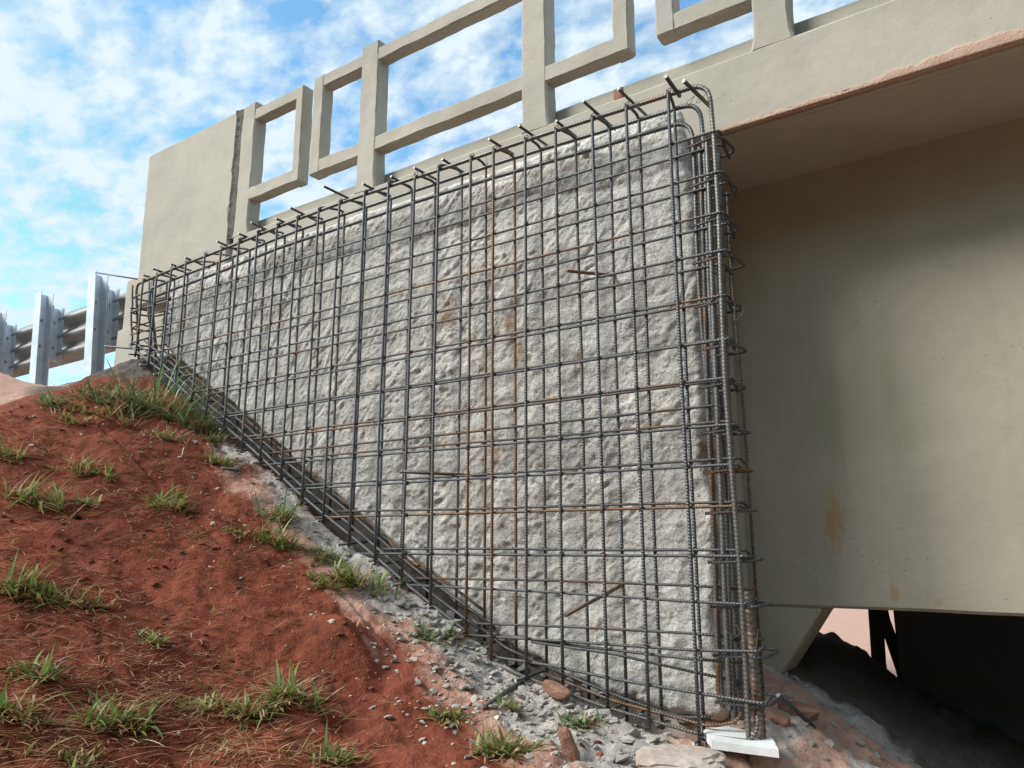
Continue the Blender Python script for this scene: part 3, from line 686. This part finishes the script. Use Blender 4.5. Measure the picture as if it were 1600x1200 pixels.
# bars along the raking foot
def foot(name, y, dz, u0, u1, r, mat, i):
    us = [u for u in np.linspace(u0, u1, 16)]
    tube(name, [(u, y + 0.004 * math.sin(i + u * 3), diag(u) + dz + 0.006 * math.sin(u * 7 + i) + E0) for u in us], r, mat, cage, 8)
foot('foot_bar', NF1 + 0.012, 0.005, -4.9, -1.93, 0.0075, M['steel'], 1)
foot('foot_bar', NF1 + 0.055, 0.025, -4.9, -1.95, 0.0075, M['steel'], 2)
foot('foot_bar', NR1 + 0.002, 0.05, -4.9, -1.93, 0.007, M['steel'], 3)
foot('foot_bar', NR1 + 0.03, 0.075, -4.85, -2.0, 0.0065, M['steel_rusty'], 4)
for n, pp, mm in [(NF1 + 0.012, [(777, 1041), (940, 1103), (1060, 1138), (1100, 1149), (1172, 1158), (1184, 1140), (1183, 1118)], 'steel'), (NF1 + 0.05, [(850, 1052), (960, 1096), (1060, 1122), (1110, 1136), (1150, 1128), (1160, 1110)], 'steel_rusty'),
                  (NR1, [(738, 968), (785, 1010), (830, 1031), (960, 1086), (1060, 1122), (1110, 1120)], 'steel')]:
    tube('foot_bar', fillet([at(x, y, n) for x, y in pp], 0.05, 5), 0.006, M[mm], cage, 8)
# heavy bars along the top that bend down round both ends
def top_bar(y, z, ur, ul, zdr, zdl, r, seed, mat):
    p = [Vector((ul + 0.03, y + 0.05, zdl + E0)), Vector((ul, y, topz(ul) + z - 0.05 + E0)), Vector((ul + 0.01, y, topz(ul) + z + E0))]
    for u in np.linspace(ul + 0.25, ur - 0.2, 14): p.append(Vector((u, y + 0.003 * math.sin(u * 5 + seed), topz(u) + z + 0.003 * math.sin(u * 4 + seed) + E0)))
    p += [Vector((ur, y, topz(ur) + z - 0.005 + E0))]
    n0 = len(p)
    for k, zz in enumerate(np.linspace(topz(ur) + z - 0.25, zdr, 8)): p.append(Vector((ur + 0.006 * math.sin(k * 1.3 + seed), y + 0.005 * math.sin(k + seed), zz + E0)))
    tube('top_bar', fillet(p, 0.085, 7), r, mat, cage, 8, ribs=(0.0145, 0.0010))
top_bar(NF1 + 0.016, -0.004, -0.855, -4.90, -0.74, 1.22, 0.0084, 1, M['steel_plain'])
top_bar(NR1 - 0.002, -0.018, -0.925, -4.88, -0.60, 1.18, 0.0084, 2, M['steel_plain'])
top_bar(NR1 + 0.002, -0.085, -0.965, -4.84, -0.55, 1.20, 0.0082, 3, M['steel_rust_plain'])
# corner bars at the near end and the heavy lapped bar at its foot
for (x0, y0, x1, y1, n, r, mm) in [(1104, 215, 1141, 1110, 2.63, 0.0085, 'steel_plain'), (1122, 240, 1166, 1140, 2.79, 0.0088, 'steel_plain'), (1098, 220, 1160, 1110, 2.86, 0.009, 'steel_rust_plain'), (1112, 520, 1150, 1120, 2.84, 0.008, 'steel_rust_plain'), (1093, 230, 1124, 1100, 2.70, 0.0085, 'steel_rust_plain'), (1116, 230, 1158, 1125, 2.74, 0.009, 'steel_plain')]:
    tube('corner_bar', sag(at(x0, y0, n), at(x1, y1, n), 10, 0.012, n * 9), r, M[mm], cage, 8, ribs=(0.0145, 0.0010))
tube('lapped_bar', sag(at(1168, 925, 2.70), at(1190, 1158, 2.64), 4, 0.003, 3), 0.0155, M['steel_rust_plain'], cage, 12, ribs=(0.024, 0.0016))
# rusty loops that wrap the near corner and the far end
for k, (z, ue) in enumerate(FH + [(-0.19, -0.80), (-0.35, -0.79), (-0.50, -0.785)]):
    zz = z - 0.02; ue2 = ue + rnd.uniform(-0.006, 0.006)
    tube('corner_loop', fillet([(-0.965, NF1 + 0.03, zz - 0.002 + E0), (ue2, NF1 + 0.022, zz + 0.004 + E0), (ue2 + 0.006, NF1 + 0.20, zz + 0.01 + E0), (-1.0, NF1 + 0.215, zz + 0.015 + E0)], 0.05, 7), 0.0058, M['steel_rusty'] if k % 3 != 1 else M['steel'], cage, 8)
for k, z in enumerate((1.66, 1.55, 1.44, 1.33)):
    tube('end_loop', fillet([(-4.70, NF1 + 0.02, z + E0), (-4.955 + 0.01 * k, NF1 + 0.015, z - 0.006 + E0), (-4.95 + 0.01 * k, NR1 + 0.06, z + 0.004 + E0), (-4.72, NR1 + 0.06, z - 0.01 + E0)], 0.05, 7), 0.0062, M['steel_rusty'] if k == 2 else M['steel'], cage, 8)
# bunched bars at the far end
for k, (x0, y0, x1, y1, n) in enumerate([(233, 440, 236, 548, 2.74), (240, 437, 233, 545, 2.78), (237, 440, 245, 546, 2.8), (207, 446, 205, 545, 2.66)]):
    tube('corner_bar', sag(at(x0, y0, n), at(x1, y1, n), 6, 0.03, 60 + k), 0.0072, M['steel'], cage, 8)
tube('level_bar', [at(150, 426, 2.68), at(214, 436, 2.70)], 0.0058, M['steel'], cage, 8)
tube('level_bar', [at(163, 541, 2.50), at(256, 549, 2.76)], 0.006, M['steel'], cage, 8)
tube('level_bar', [at(204, 481, 2.60), at(240, 487, 2.80)], 0.006, M['steel'], cage, 8)
tube('level_bar', [at(207, 503, 2.58), at(240, 512, 2.80)], 0.006, M['steel'], cage, 8)
# thin raking rod in front of the girder
rod = tube('tie_rod', fillet([at(1136, 300, 2.83), at(1142, 420, 2.84), at(1163, 650, 2.84), at(1193, 1098, 2.82)], 0.2, 6), 0.006, M['steel'], None, 7)
tag(rod, 'thin dark steel rod leaning just right of the cage before the girder', 'rod')
# wire ties at the crossings
def ties():
    V = []; Fq = []
    def loop(c, r, tilt):
        ns, m = 9, 4; b = len(V)
        ax = Vector((math.cos(tilt), 0.2, math.sin(tilt))).normalized(); n2 = Vector((0, 1, 0)).cross(ax).normalized(); n3 = ax.cross(n2)
        for i in range(ns):
            t = 2 * math.pi * i / ns; d = n2 * math.cos(t) + n3 * math.sin(t); p = c + d * r
            for k in range(m):
                q = 2 * math.pi * k / m; V.append(p + (d * math.cos(q) + ax * math.sin(q)) * 0.0019)
        for i in range(ns):
            for k in range(m): Fq.append((b + i * m + k, b + ((i + 1) % ns) * m + k, b + ((i + 1) % ns) * m + (k + 1) % m, b + i * m + (k + 1) % m))
    for z, _ in FH:
        for u in FV:
            if z > diag(u) and rnd.random() < 0.7:
                c = Vector((u, NF1 + 0.005, z + E0)); loop(c, 0.0115, 0.8); loop(c, 0.0118, -0.75 + rnd.random() * 0.3)
    for z, _ in RH:
        for u in RV:
            if z > float(wall_bottom(u)) and rnd.random() < 0.7:
                c = Vector((u, NR1 - 0.005, z + E0)); loop(c, 0.0115, 0.8)
    for u in FV:
        c = Vector((u, NF1 + 0.008, topz(u) + E0)); loop(c, 0.014, 0.7); loop(c + Vector((0, 0, 0.004)), 0.0145, -0.7)
    o = link('wire_ties', mesh_np('wire_ties', [tuple(v) for v in V], Fq), M['wire'], cage); o['kind'] = 'stuff'
ties()
def whisker(pts): tube('loose_wire', fillet(pts, 0.02, 4), 0.0011, M['wire'], cage, 5)
for x, y in ((990, 165), (1085, 150), (1098, 150), (962, 920), (760, 250), (1150, 985), (1165, 990), (1160, 480)):
    c = at(x, y, 2.6)
    whisker([c, c + Vector((0.03 * rnd.uniform(-1, 1), -0.02, -0.03)), c + Vector((0.05 * rnd.uniform(-1, 1), -0.015, -0.06 + 0.05 * rnd.random())), c + Vector((0.05 * rnd.uniform(-1, 1), 0, 0.02))])

# ------------------------------------------------------------------ guardrail
gr = thing('guardrail', 'galvanised three-wave steel guardrail with posts, seen from behind at the far left', 'guardrail')
def c_section(name, u, y0, y1, z0, z1, wdt, parent, mat, th=0.006, lean=0.13):
    # web towards the right, flanges turned left, lips
    pr = [(u, y0), (u + wdt, y0), (u + wdt, y0 + th), (u + th * 2.2, y0 + th), (u + th * 2.2, y1 - th), (u + wdt, y1 - th), (u + wdt, y1), (u, y1)]
    n = len(pr); V = [(x + lean * (z1 - z0), y, z0) for x, y in pr] + [(x, y, z1) for x, y in pr]
    bm = bmesh.new(); vs = [bm.verts.new(v) for v in V]
    for i in range(n): bm.faces.new((vs[i], vs[(i + 1) % n], vs[n + (i + 1) % n], vs[n + i]))
    bm.faces.new(vs[n - 1::-1]); bm.faces.new(vs[n:])
    bmesh.ops.recalc_face_normals(bm, faces=bm.faces[:])
    me = bpy.data.meshes.new(name); bm.to_mesh(me); bm.free(); return link(name, me, mat, parent)
for k, u in enumerate((-6.27, -7.20, -8.13, -9.06)):
    g = gz(u, 2.97)
    post = c_section('post', u, 2.93, 3.035, g - 0.3, 2.205 + E0 + 0.003 * k, 0.115, gr, M['zinc'])
    sp_ = c_section('spacer_block', u + 0.03, 3.04, 3.135, 1.60 + E0, 2.10 + E0, 0.10, gr, M['zinc'])
    for z in (1.72, 1.96):
        for par, yy, uu in ((post, 2.99, u + 0.13 * (2.205 - z)), (sp_, 3.09, u + 0.03 + 0.13 * (2.10 - z))):
            tube('bolt', [(uu + 0.010, yy, z + E0), (uu + 0.026, yy, z + E0)], 0.012, M['zinc_dull'], par, 6)
def rail():
    prof = []
    for i in range(37):
        t = i / 36; z = 1.585 + 0.50 * t; prof.append((3.16 + 0.036 * math.cos(t * 6 * math.pi), z))
    V = []; Fq = []; us = np.linspace(-14, -5.5, 30); n = len(prof)
    for u in us:
        for y, z in prof: V.append((u, y, z + E0))
        for y, z in prof: V.append((u, y + 0.004, z + E0))
    m = 2 * n
    for i in range(len(us) - 1):
        for k in range(n - 1):
            a = i * m + k; Fq.append((a, a + m, a + m + 1, a + 1)); a += n; Fq.append((a, a + 1, a + m + 1, a + m))
        for k in (0, n - 1):
            a = i * m + k; Fq.append((a, a + n, a + m + n, a + m))
    link('rail', mesh_np('rail', V, Fq), M['zinc_dull'], gr)
rail()

# ------------------------------------------------------------------ loose things at the foot of the wall
def rock_mesh(name, sx, sy, sz, seed, sub=1, rough=0.28, flat=True):
    rr = random.Random(seed); bm = bmesh.new(); bmesh.ops.create_icosphere(bm, subdivisions=sub, radius=1)
    for v in bm.verts:
        n = mn.noise(v.co * 1.3 + Vector((seed * 7.1, 0, 0))); v.co *= 1 + n * rough * 1.6 + rr.uniform(-rough, rough) * 0.5
        for a in range(3):
            lim = 0.74 + 0.1 * rr.random(); v.co[a] = max(-lim, min(lim, v.co[a]))
        v.co = Vector((v.co.x * sx, v.co.y * sy, v.co.z * sz))
    me = bpy.data.meshes.new(name); bm.to_mesh(me); bm.free(); return me
def tri_cloud(name, meshes, places, mat, parent=None):
    """many small pieces in one mesh"""
    arr = []
    for me in meshes:
        v = np.zeros(len(me.vertices) * 3); me.vertices.foreach_get('co', v); f = np.zeros(len(me.polygons) * 3, dtype=np.int32)
        me.polygons.foreach_get('vertices', f); arr.append((v.reshape(-1, 3), f.reshape(-1, 3)))
    VV = []; FF = []; b = 0
    for (p, s, rx, ry, rz, k) in places:
        v, f = arr[k % len(arr)]
        cx, sx, cy, sy, cz, sz = math.cos(rx), math.sin(rx), math.cos(ry), math.sin(ry), math.cos(rz), math.sin(rz)
        Mx = np.array([[1, 0, 0], [0, cx, -sx], [0, sx, cx]]); My = np.array([[cy, 0, sy], [0, 1, 0], [-sy, 0, cy]]); Mz = np.array([[cz, -sz, 0], [sz, cz, 0], [0, 0, 1]])
        q = (v * s) @ (Mz @ My @ Mx).T + np.array(p); VV.append(q); FF.append(f + b); b += len(v)
    me = mesh_np(name, np.concatenate(VV), np.concatenate(FF), False); return link(name, me, mat, parent)
chips = [rock_mesh('chip', 1, 0.7 + 0.06 * k, 0.34 + 0.05 * (k % 3), 200 + k, 1, 0.3) for k in range(8)]
flakes = [rock_mesh('flake', 1, 0.6 + 0.05 * k, 0.2, 300 + k, 1, 0.35) for k in range(5)]
rnd = random.Random(5)
places = []; pale = []
for _ in range(4200):
    x = rnd.uniform(-4.0, -0.35); c = 2.56 - 0.05 * (x > -2.2)
    spread = 0.08 + 0.12 * max(0, min(1, (x + 2.6) / 1.0))
    y = rnd.gauss(c, spread)
    if x > -1.3: y = rnd.uniform(2.0, 3.5)
    if y > 2.80 and x < -1.0: continue
    dens = 0.12 + 0.78 * max(0, min(1, (x + 2.5) / 0.7)); dens *= 1 if x < -1.15 else 0.45
    if rnd.random() > dens: continue
    s = 0.005 + 0.02 * rnd.random() ** 2.6
    places.append(((x, y, gz(x, y) + s * 0.12), s, rnd.gauss(0, 0.35), rnd.gauss(0, 0.35), rnd.uniform(0, 6.3), rnd.randrange(8)))
o = tri_cloud('rubble', chips, places, M['rubble']); o['kind'] = 'stuff'; o['label'] = 'fine grey concrete rubble strewn along the foot of the wall'; o['category'] = 'rubble'
places = []
for _ in range(2600):
    x = rnd.uniform(-4.6, -1.3); y = rnd.uniform(0.9, 2.6)
    wgt = math.exp(-((y - 2.35) / 0.28) ** 2) + 0.10
    if rnd.random() > wgt: continue
    s = 0.003 + 0.010 * rnd.random() ** 4
    places.append(((x, y, gz(x, y) + s * 0.15), s, rnd.gauss(0, 0.4), rnd.gauss(0, 0.4), rnd.uniform(0, 6.3), rnd.randrange(8)))
o = tri_cloud('pebbles', chips, places, M['pebble']); o['kind'] = 'stuff'; o['label'] = 'small pale pebbles scattered over the red soil'; o['category'] = 'pebbles'
places = []
for _ in range(2100):
    x = rnd.uniform(-4.6, -1.2); y = rnd.uniform(0.85, 2.5)
    if fbm(np.array([x * 1.7]), np.array([y * 1.7]), 401, 2)[0] < -0.05: continue
    s = 0.003 + 0.019 * rnd.random() ** 4
    places.append(((x, y, gz(x, y) + s * 0.1), s, rnd.gauss(0, 0.5), rnd.gauss(0, 0.5), rnd.uniform(0, 6.3), rnd.randrange(8)))
M['clod'] = mat_simple('soil_clod', (0.12, 0.036, 0.022), (0.21, 0.066, 0.04), 12, 0.95, 0.6)
o = tri_cloud('soil_clods', chips, places, M['clod']); o['kind'] = 'stuff'; o['label'] = 'crumbly red soil clods lying on the embankment'; o['category'] = 'soil'

def stone(name, px, py, size, mat, label, cat, seed, group=None, tilt=(0, 0, 0), sub=2, rough=0.25, lift=0.2):
    g = on_ground(px, py); me = rock_mesh(name, size[0], size[1], size[2], seed, sub, rough)
    o = link(name, me, M[mat]); o.location = (g.x, g.y, g.z + size[2] * lift); o.rotation_euler = tilt
    return tag(o, label, cat, group)
# broken pieces one can point at
stone('concrete_slab', 1062, 1190, (0.17, 0.12, 0.035), 'slab', 'large pinkish grey broken concrete slab at the bottom edge left of the white foam', 'slab', 1, tilt=(0.1, -0.05, 0.3), lift=0.35, sub=4, rough=0.16)
stone('brick_fragment', 1245, 1124, (0.10, 0.06, 0.035), 'brick', 'flat red brick fragment lying right of the cage foot', 'brick', 2, tilt=(0.1, 0.1, 0.2), lift=0.3)
stone('brick_fragment', 1222, 1140, (0.04, 0.03, 0.02), 'brick', 'small red brick fragment beside the white foam board', 'brick', 3)
stone('brick_fragment', 870, 1090, (0.07, 0.035, 0.03), 'brick', 'rust red brick lump wedged under the cage foot', 'brick', 4, tilt=(0.2, 0.3, 0.2), lift=1.1)
stone('tile_shard', 890, 1185, (0.028, 0.02, 0.075), 'brick', 'upright red clay tile shard standing in the rubble at the bottom edge', 'tile', 5, tilt=(0.3, -0.3, 0.3), lift=0.5)
stone('pale_stone', 332, 829, (0.014, 0.012, 0.011), 'pebble', 'round white stone on the red soil left of the grass by the cage', 'stone', 6)
stone('pale_stone', 519, 977, (0.014, 0.012, 0.011), 'pebble', 'round white stone just above the little red soil cone', 'stone', 7)
stone('pale_stone', 664, 1160, (0.010, 0.009, 0.008), 'pebble', 'small white stone low on the red soil near the bottom edge', 'stone', 8)
stone('pale_stone', 588, 1027, (0.010, 0.009, 0.008), 'pebble', 'pale stone at the foot of the little red soil cone', 'stone', 9)
spots = []
for _ in range(900):
    px = rnd.uniform(600, 1180); lo = 950 + (px - 640) * 0.30; py = rnd.uniform(lo, lo + 30 + max(0, (px - 640)) * 0.33)
    if py > 1215 or any((px - a) ** 2 + (py - b) ** 2 < 150 for a, b in spots): continue
    if 1095 < px and py > 1130: continue
    spots.append((px, py))
spots = spots[:110]
for k, (px, py) in enumerate(spots):
    g = on_ground(px, py); s = 0.016 + 0.026 * rnd.random() ** 1.8
    me = chips[k % 8] if rnd.random() < 0.6 else flakes[k % 5]
    if not me.materials: me.materials.append(M['rubble'])
    o = link('concrete_chip', me); o.location = (g.x, g.y, g.z + s * 0.25); o.scale = (s, s, s)
    o.rotation_euler = (rnd.gauss(0, 0.45), rnd.gauss(0, 0.45), rnd.uniform(0, 6.3))
    tag(o, 'broken grey concrete chip lying in the rubble below the rebar cage', 'rubble', 'concrete chips below the cage')
# white foam board under the near corner of the cage
def foam():
    pts = [at(1100, 1152, 2.64), at(1112, 1163, 2.55), at(1216, 1165, 2.56), at(1205, 1144, 2.67), at(1122, 1134, 2.72)]
    rr = random.Random(3); top = []
    poly = []
    for i in range(len(pts)):
        a = pts[i]; b = pts[(i + 1) % len(pts)]
        for k in range(8): poly.append(a.lerp(b, k / 8) + Vector((rr.uniform(-0.0015, 0.0015), rr.uniform(-0.001, 0.001), 0)))
    zc = sum(p.z for p in pts) / len(pts)
    bm = bmesh.new(); T = [bm.verts.new((p.x, p.y, zc + 0.000 + (p.y - 2.6) * 0.1)) for p in poly]; B = [bm.verts.new((p.x + rr.uniform(-.001, .001), p.y, zc - 0.024 + (p.y - 2.6) * 0.1)) for p in poly]
    n = len(poly); bm.faces.new(T); bm.faces.new(B[::-1])
    for i in range(n): bm.faces.new((T[i], B[i], B[(i + 1) % n], T[(i + 1) % n]))
    bmesh.ops.recalc_face_normals(bm, faces=bm.faces[:])
    me = bpy.data.meshes.new('foam_board'); bm.to_mesh(me); bm.free()
    tag(link('foam_board', me, M['foam']), 'white foam board lying under the near corner of the cage', 'board')
foam()
def offcut(label, a, b, r, mat):
    tag(tube('rebar_offcut', sag(a, b, 4, 0.004, a[0]), r, M[mat], None, 8, cap=M['steel_rusty']), label, 'rebar', 'loose rebar pieces')
g1 = on_ground(757, 1110); offcut('dark rebar piece leaning from the rubble up against the cage foot', g1 + Vector((0, 0, 0.01)), at(826, 1058, 2.66), 0.0085, 'steel')
g2 = on_ground(1272, 1148); offcut('rusty rebar piece leaning right of the cage foot', g2 + Vector((0, 0, 0.008)), at(1216, 1086, 2.78), 0.008, 'steel_rusty')
g3 = on_ground(345, 744); offcut('ribbed dark rebar piece sticking out level from the cage foot over the soil', Vector((g3.x, g3.y, g3.z + 0.03)), at(432, 741, 2.72), 0.0075, 'steel')

# ------------------------------------------------------------------ grass
def blades(name, items, mat, parent=None):
    """items: (base, heading, length, width, lean, curl, tint)"""
    V = []; Fq = []; T = []
    for (p, hd, ln, wd, lean, curl, tint) in items:
        dx, dy = math.cos(hd), math.sin(hd); sx, sy = -dy, dx; b = len(V); n = 5; x = z = 0.0; a = lean
        for i in range(n + 1):
            t = i / n; ww = wd * (0.55 + 0.9 * t if t < 0.4 else 0.91 * (1 - (t - 0.4) / 0.6) ** 0.8 + 0.02)
            cx, cy, cz = p[0] + dx * x, p[1] + dy * x, p[2] + z
            V.append((cx - sx * ww, cy - sy * ww, cz)); V.append((cx, cy, cz - ww * 0.35)); V.append((cx + sx * ww, cy + sy * ww, cz)); T += [tint] * 3
            x += math.sin(a) * ln / n; z += math.cos(a) * ln / n; a += curl / n
        for i in range(n):
            for k in range(2):
                q = b + i * 3 + k; Fq.append((q, q + 1, q + 4, q + 3))
    me = mesh_np(name, V, Fq); set_attr(me, 'tint', T); o = link(name, me, mat, parent); o['kind'] = 'stuff'; return o
def tuft(px, py, wpx, hpx, green, label, cool=False, seed=0):
    rr = random.Random(seed * 13 + 5); g = on_ground(px, py); dist = (g - Vector((0, 0, EYE))).length
    sc = dist / 1290.0; rad = wpx * sc * 0.5; ht = max(0.05, hpx * sc)
    gi = []; di = []; nsh = int(5 + wpx / 7)
    for _ in range(nsh):
        o = rr.gauss(0, 0.42) * rad; x0 = g.x + o * CU[0] + rr.gauss(0, 0.10) * rad; y0 = g.y + o * CN[0] + rr.gauss(0, 0.16) * rad
        vig = rr.uniform(0.45, 1.0); side = rr.uniform(0, 6.28)
        for i in range(rr.randrange(4, 9)):
            x = x0 + rr.gauss(0, 0.008); y = y0 + rr.gauss(0, 0.008); z = gz(x, y) - 0.004
            hd = side + rr.gauss(0, 1.3); ln = ht * vig * rr.uniform(0.6, 1.8); wd = rr.uniform(0.003, 0.0072)
            if rr.random() < green: gi.append(((x, y, z), hd, ln, wd, min(1.45, abs(rr.gauss(0.85, 0.36))), rr.uniform(0.2, 1.4), rr.random()))
            else: di.append(((x, y, z), hd, ln * 0.9, wd * 0.6, rr.uniform(0.6, 1.45), rr.uniform(0.1, 0.8), rr.random()))
        for i in range(rr.randrange(3, 8)):
            x = x0 + rr.gauss(0, 0.02); y = y0 + rr.gauss(0, 0.02)
            di.append(((x, y, gz(x, y) + 0.001), rr.uniform(0, 6.28), ht * rr.uniform(0.4, 1.3), rr.uniform(0.0014, 0.0040), rr.uniform(0.9, 1.5), rr.uniform(0.0, 0.7), rr.random()))
    for _ in range(rr.randrange(2, 6)):
        a = rr.uniform(0, 6.28); x = g.x + rr.gauss(0, 0.3) * rad; y = g.y + rr.gauss(0, 0.2) * rad
        (gi if rr.random() < 0.5 * green else di).append(((x, y, gz(x, y) + 0.004), a, rad * rr.uniform(0.9, 1.7), rr.uniform(0.0016, 0.003), rr.uniform(1.25, 1.5), rr.uniform(0.0, 0.35), rr.random()))
    t = thing('grass_tuft', label, 'grass', group='grass tufts on the embankment')
    if gi: blades('green_blades', gi, M['grass_cool' if cool else 'grass'], t)
    if di: blades('dry_blades', di, M['straw'], t)
TUFTS = [
 (252, 640, 130, 82, 0.95, 'tall dense green grass tuft at the top of the slope below the far cage end', True),
 (205, 630, 100, 52, 0.9, 'green grass tuft just left of the tall dense one on the crest', True),
 (150, 634, 110, 42, 0.85, 'low green grass tuft in the middle of the grassy crest line', True),
 (95, 640, 90, 28, 0.7, 'low grass tuft at the left end of the grassy crest line', True),
 (170, 655, 110, 26, 0.35, 'mostly dry brown grass tuft just below the grassy crest', False),
 (115, 662, 70, 20, 0.3, 'small dry grass tuft below the left of the grassy crest', False),
 (300, 668, 100, 52, 0.9, 'bluish green grass tuft close under the foot bars of the cage', True),
 (268, 690, 60, 36, 0.6, 'grass tuft hanging below the tall dense one', True),
 (330, 690, 45, 24, 0.8, 'small dark grass tuft at the cage foot beside the grey dust', True),
 (345, 728, 46, 22, 0.9, 'small round green tuft alone on the grey dust strip', False),
 (146, 738, 95, 34, 0.7, 'half green half dry grass tuft alone in the upper red soil', False),
 (266, 788, 80, 50, 0.93, 'lone bright green fan shaped tuft in the middle of the upper soil', False),
 (60, 792, 130, 44, 0.72, 'broad green tuft near the left edge, upper of the two broad ones', False),
 (130, 790, 45, 20, 0.75, 'little green sprig right of the upper broad tuft', False),
 (8, 712, 50, 36, 0.75, 'green tuft cut by the left edge above the broad tuft', False),
 (436, 812, 90, 46, 0.93, 'leafy green tuft by the grey rubble right of the white stone', True),
 (445, 850, 70, 42, 0.93, 'bright green tuft just below the leafy tuft by the rubble', False),
 (366, 842, 32, 14, 0.8, 'tiny green sprig left of the bright tuft by the rubble', False),
 (500, 870, 90, 26, 0.85, 'sprawling long bladed green tuft between the two dense tufts by the cage', True),
 (560, 918, 120, 54, 0.93, 'biggest dense green tuft against the lower cage foot', False),
 (505, 920, 60, 24, 0.8, 'low green tuft left of the biggest tuft at the cage foot', False),
 (55, 930, 140, 44, 0.75, 'broad green tuft near the left edge, lower of the two broad ones', False),
 (135, 935, 60, 24, 0.45, 'small mixed tuft right of the lower broad tuft', False),
 (235, 998, 62, 26, 0.75, 'small lone green sprig in the middle of the bare soil', False),
 (62, 1062, 95, 38, 0.6, 'loose mixed tuft at the left above the bottom corner', False),
 (20, 1130, 100, 50, 0.6, 'dry and green tuft in the bottom left corner', False),
 (190, 1146, 125, 56, 0.72, 'pale green tuft with dry blades near the bottom, left one of three', False),
 (300, 1108, 60, 26, 0.7, 'small bent green tuft between the pale tuft and the long tuft', False),
 (385, 1122, 120, 44, 0.72, 'long green tuft near the bottom centre left', False),
 (450, 1105, 100, 60, 0.8, 'tall green tuft with a drooping blade right of the long tuft', False),
 (510, 1185, 85, 40, 0.5, 'mixed tuft at the bottom edge below the tall drooping tuft', False),
 (110, 1196, 120, 30, 0.3, 'dry tuft at the bottom edge left of centre', False),
 (700, 1118, 62, 28, 0.9, 'fine bright green tuft where soil meets rubble', False),
 (800, 1172, 120, 44, 0.9, 'sprawling green tuft at the bottom edge beside the rubble', False),
 (682, 1004, 60, 36, 0.9, 'dark green sprig growing in the rubble by the cage foot', True),
 (795, 1100, 60, 24, 0.85, 'small green sprig growing in the rubble under the cage', False),
 (8, 566, 60, 24, 0.9, 'green tuft on the pale mound at the left edge', False),
 (905, 1128, 70, 26, 0.8, 'dark green tuft in the hollow under the near cage foot', True),
]
for i, (px, py, wp, hp, g, lb, cool) in enumerate(TUFTS): tuft(px, py, wp, hp, g, lb, cool, i)
# straw litter
items = []; rnd = random.Random(77)
def litter(x, y, s=1.0):
    items.append(((x, y, gz(x, y) + 0.004), rnd.uniform(0, 6.28), rnd.uniform(0.025, 0.12) * s, rnd.uniform(0.0011, 0.0026), rnd.uniform(1.15, 1.58), rnd.uniform(-0.1, 0.6), rnd.random() ** 1.4))
cl = [on_ground(rnd.uniform(-60, 470), rnd.uniform(660, 1230)) for _ in range(70)] + [on_ground(*q) for q in ((60, 690), (120, 760), (40, 830), (150, 960), (190, 930), (60, 980), (250, 860), (230, 1070), (330, 1030), (120, 1150), (260, 1160), (20, 870), (510, 1180), (300, 1100))]
for g in cl:
    for _ in range(rnd.randrange(30, 120)): litter(rnd.gauss(g.x, 0.11), rnd.gauss(g.y, 0.09))
for _ in range(700): litter(rnd.uniform(-4.4, -1.6), rnd.uniform(0.9, 2.5), 0.8)
o = blades('straw_litter', items, M['straw']); o['kind'] = 'stuff'; o['label'] = 'dry straw litter scattered over the red soil'; o['category'] = 'straw'
sp = []
for _ in range(420):
    x, y = rnd.uniform(-4.7, -1.5), rnd.uniform(0.9, 2.6)
    if fbm(np.array([x * 2.0 + 8]), np.array([y * 2.0]), 505, 2)[0] < 0.1: continue
    for _k in range(rnd.randrange(1, 4)):
        sp.append(((x + rnd.gauss(0, 0.006), y + rnd.gauss(0, 0.006), gz(x, y) - 0.002), rnd.uniform(0, 6.28), rnd.uniform(0.015, 0.05), rnd.uniform(0.0012, 0.0028), rnd.uniform(0.2, 1.2), rnd.uniform(0, 1), rnd.random()))
o = blades('grass_sprouts', sp, M['grass']); o['label'] = 'tiny scattered grass sprouts between the tufts on the red soil'; o['category'] = 'grass'
g = on_ground(283, 720); st = tube('dry_stalk', sag(g + Vector((0, 0, 0.005)), at(287, 700, g.y + 0.02) , 3, 0.004, 2), 0.003, M['pebble'], None, 6)
tag(st, 'short pale dry stalk standing at the edge of the grey dust', 'stalk')
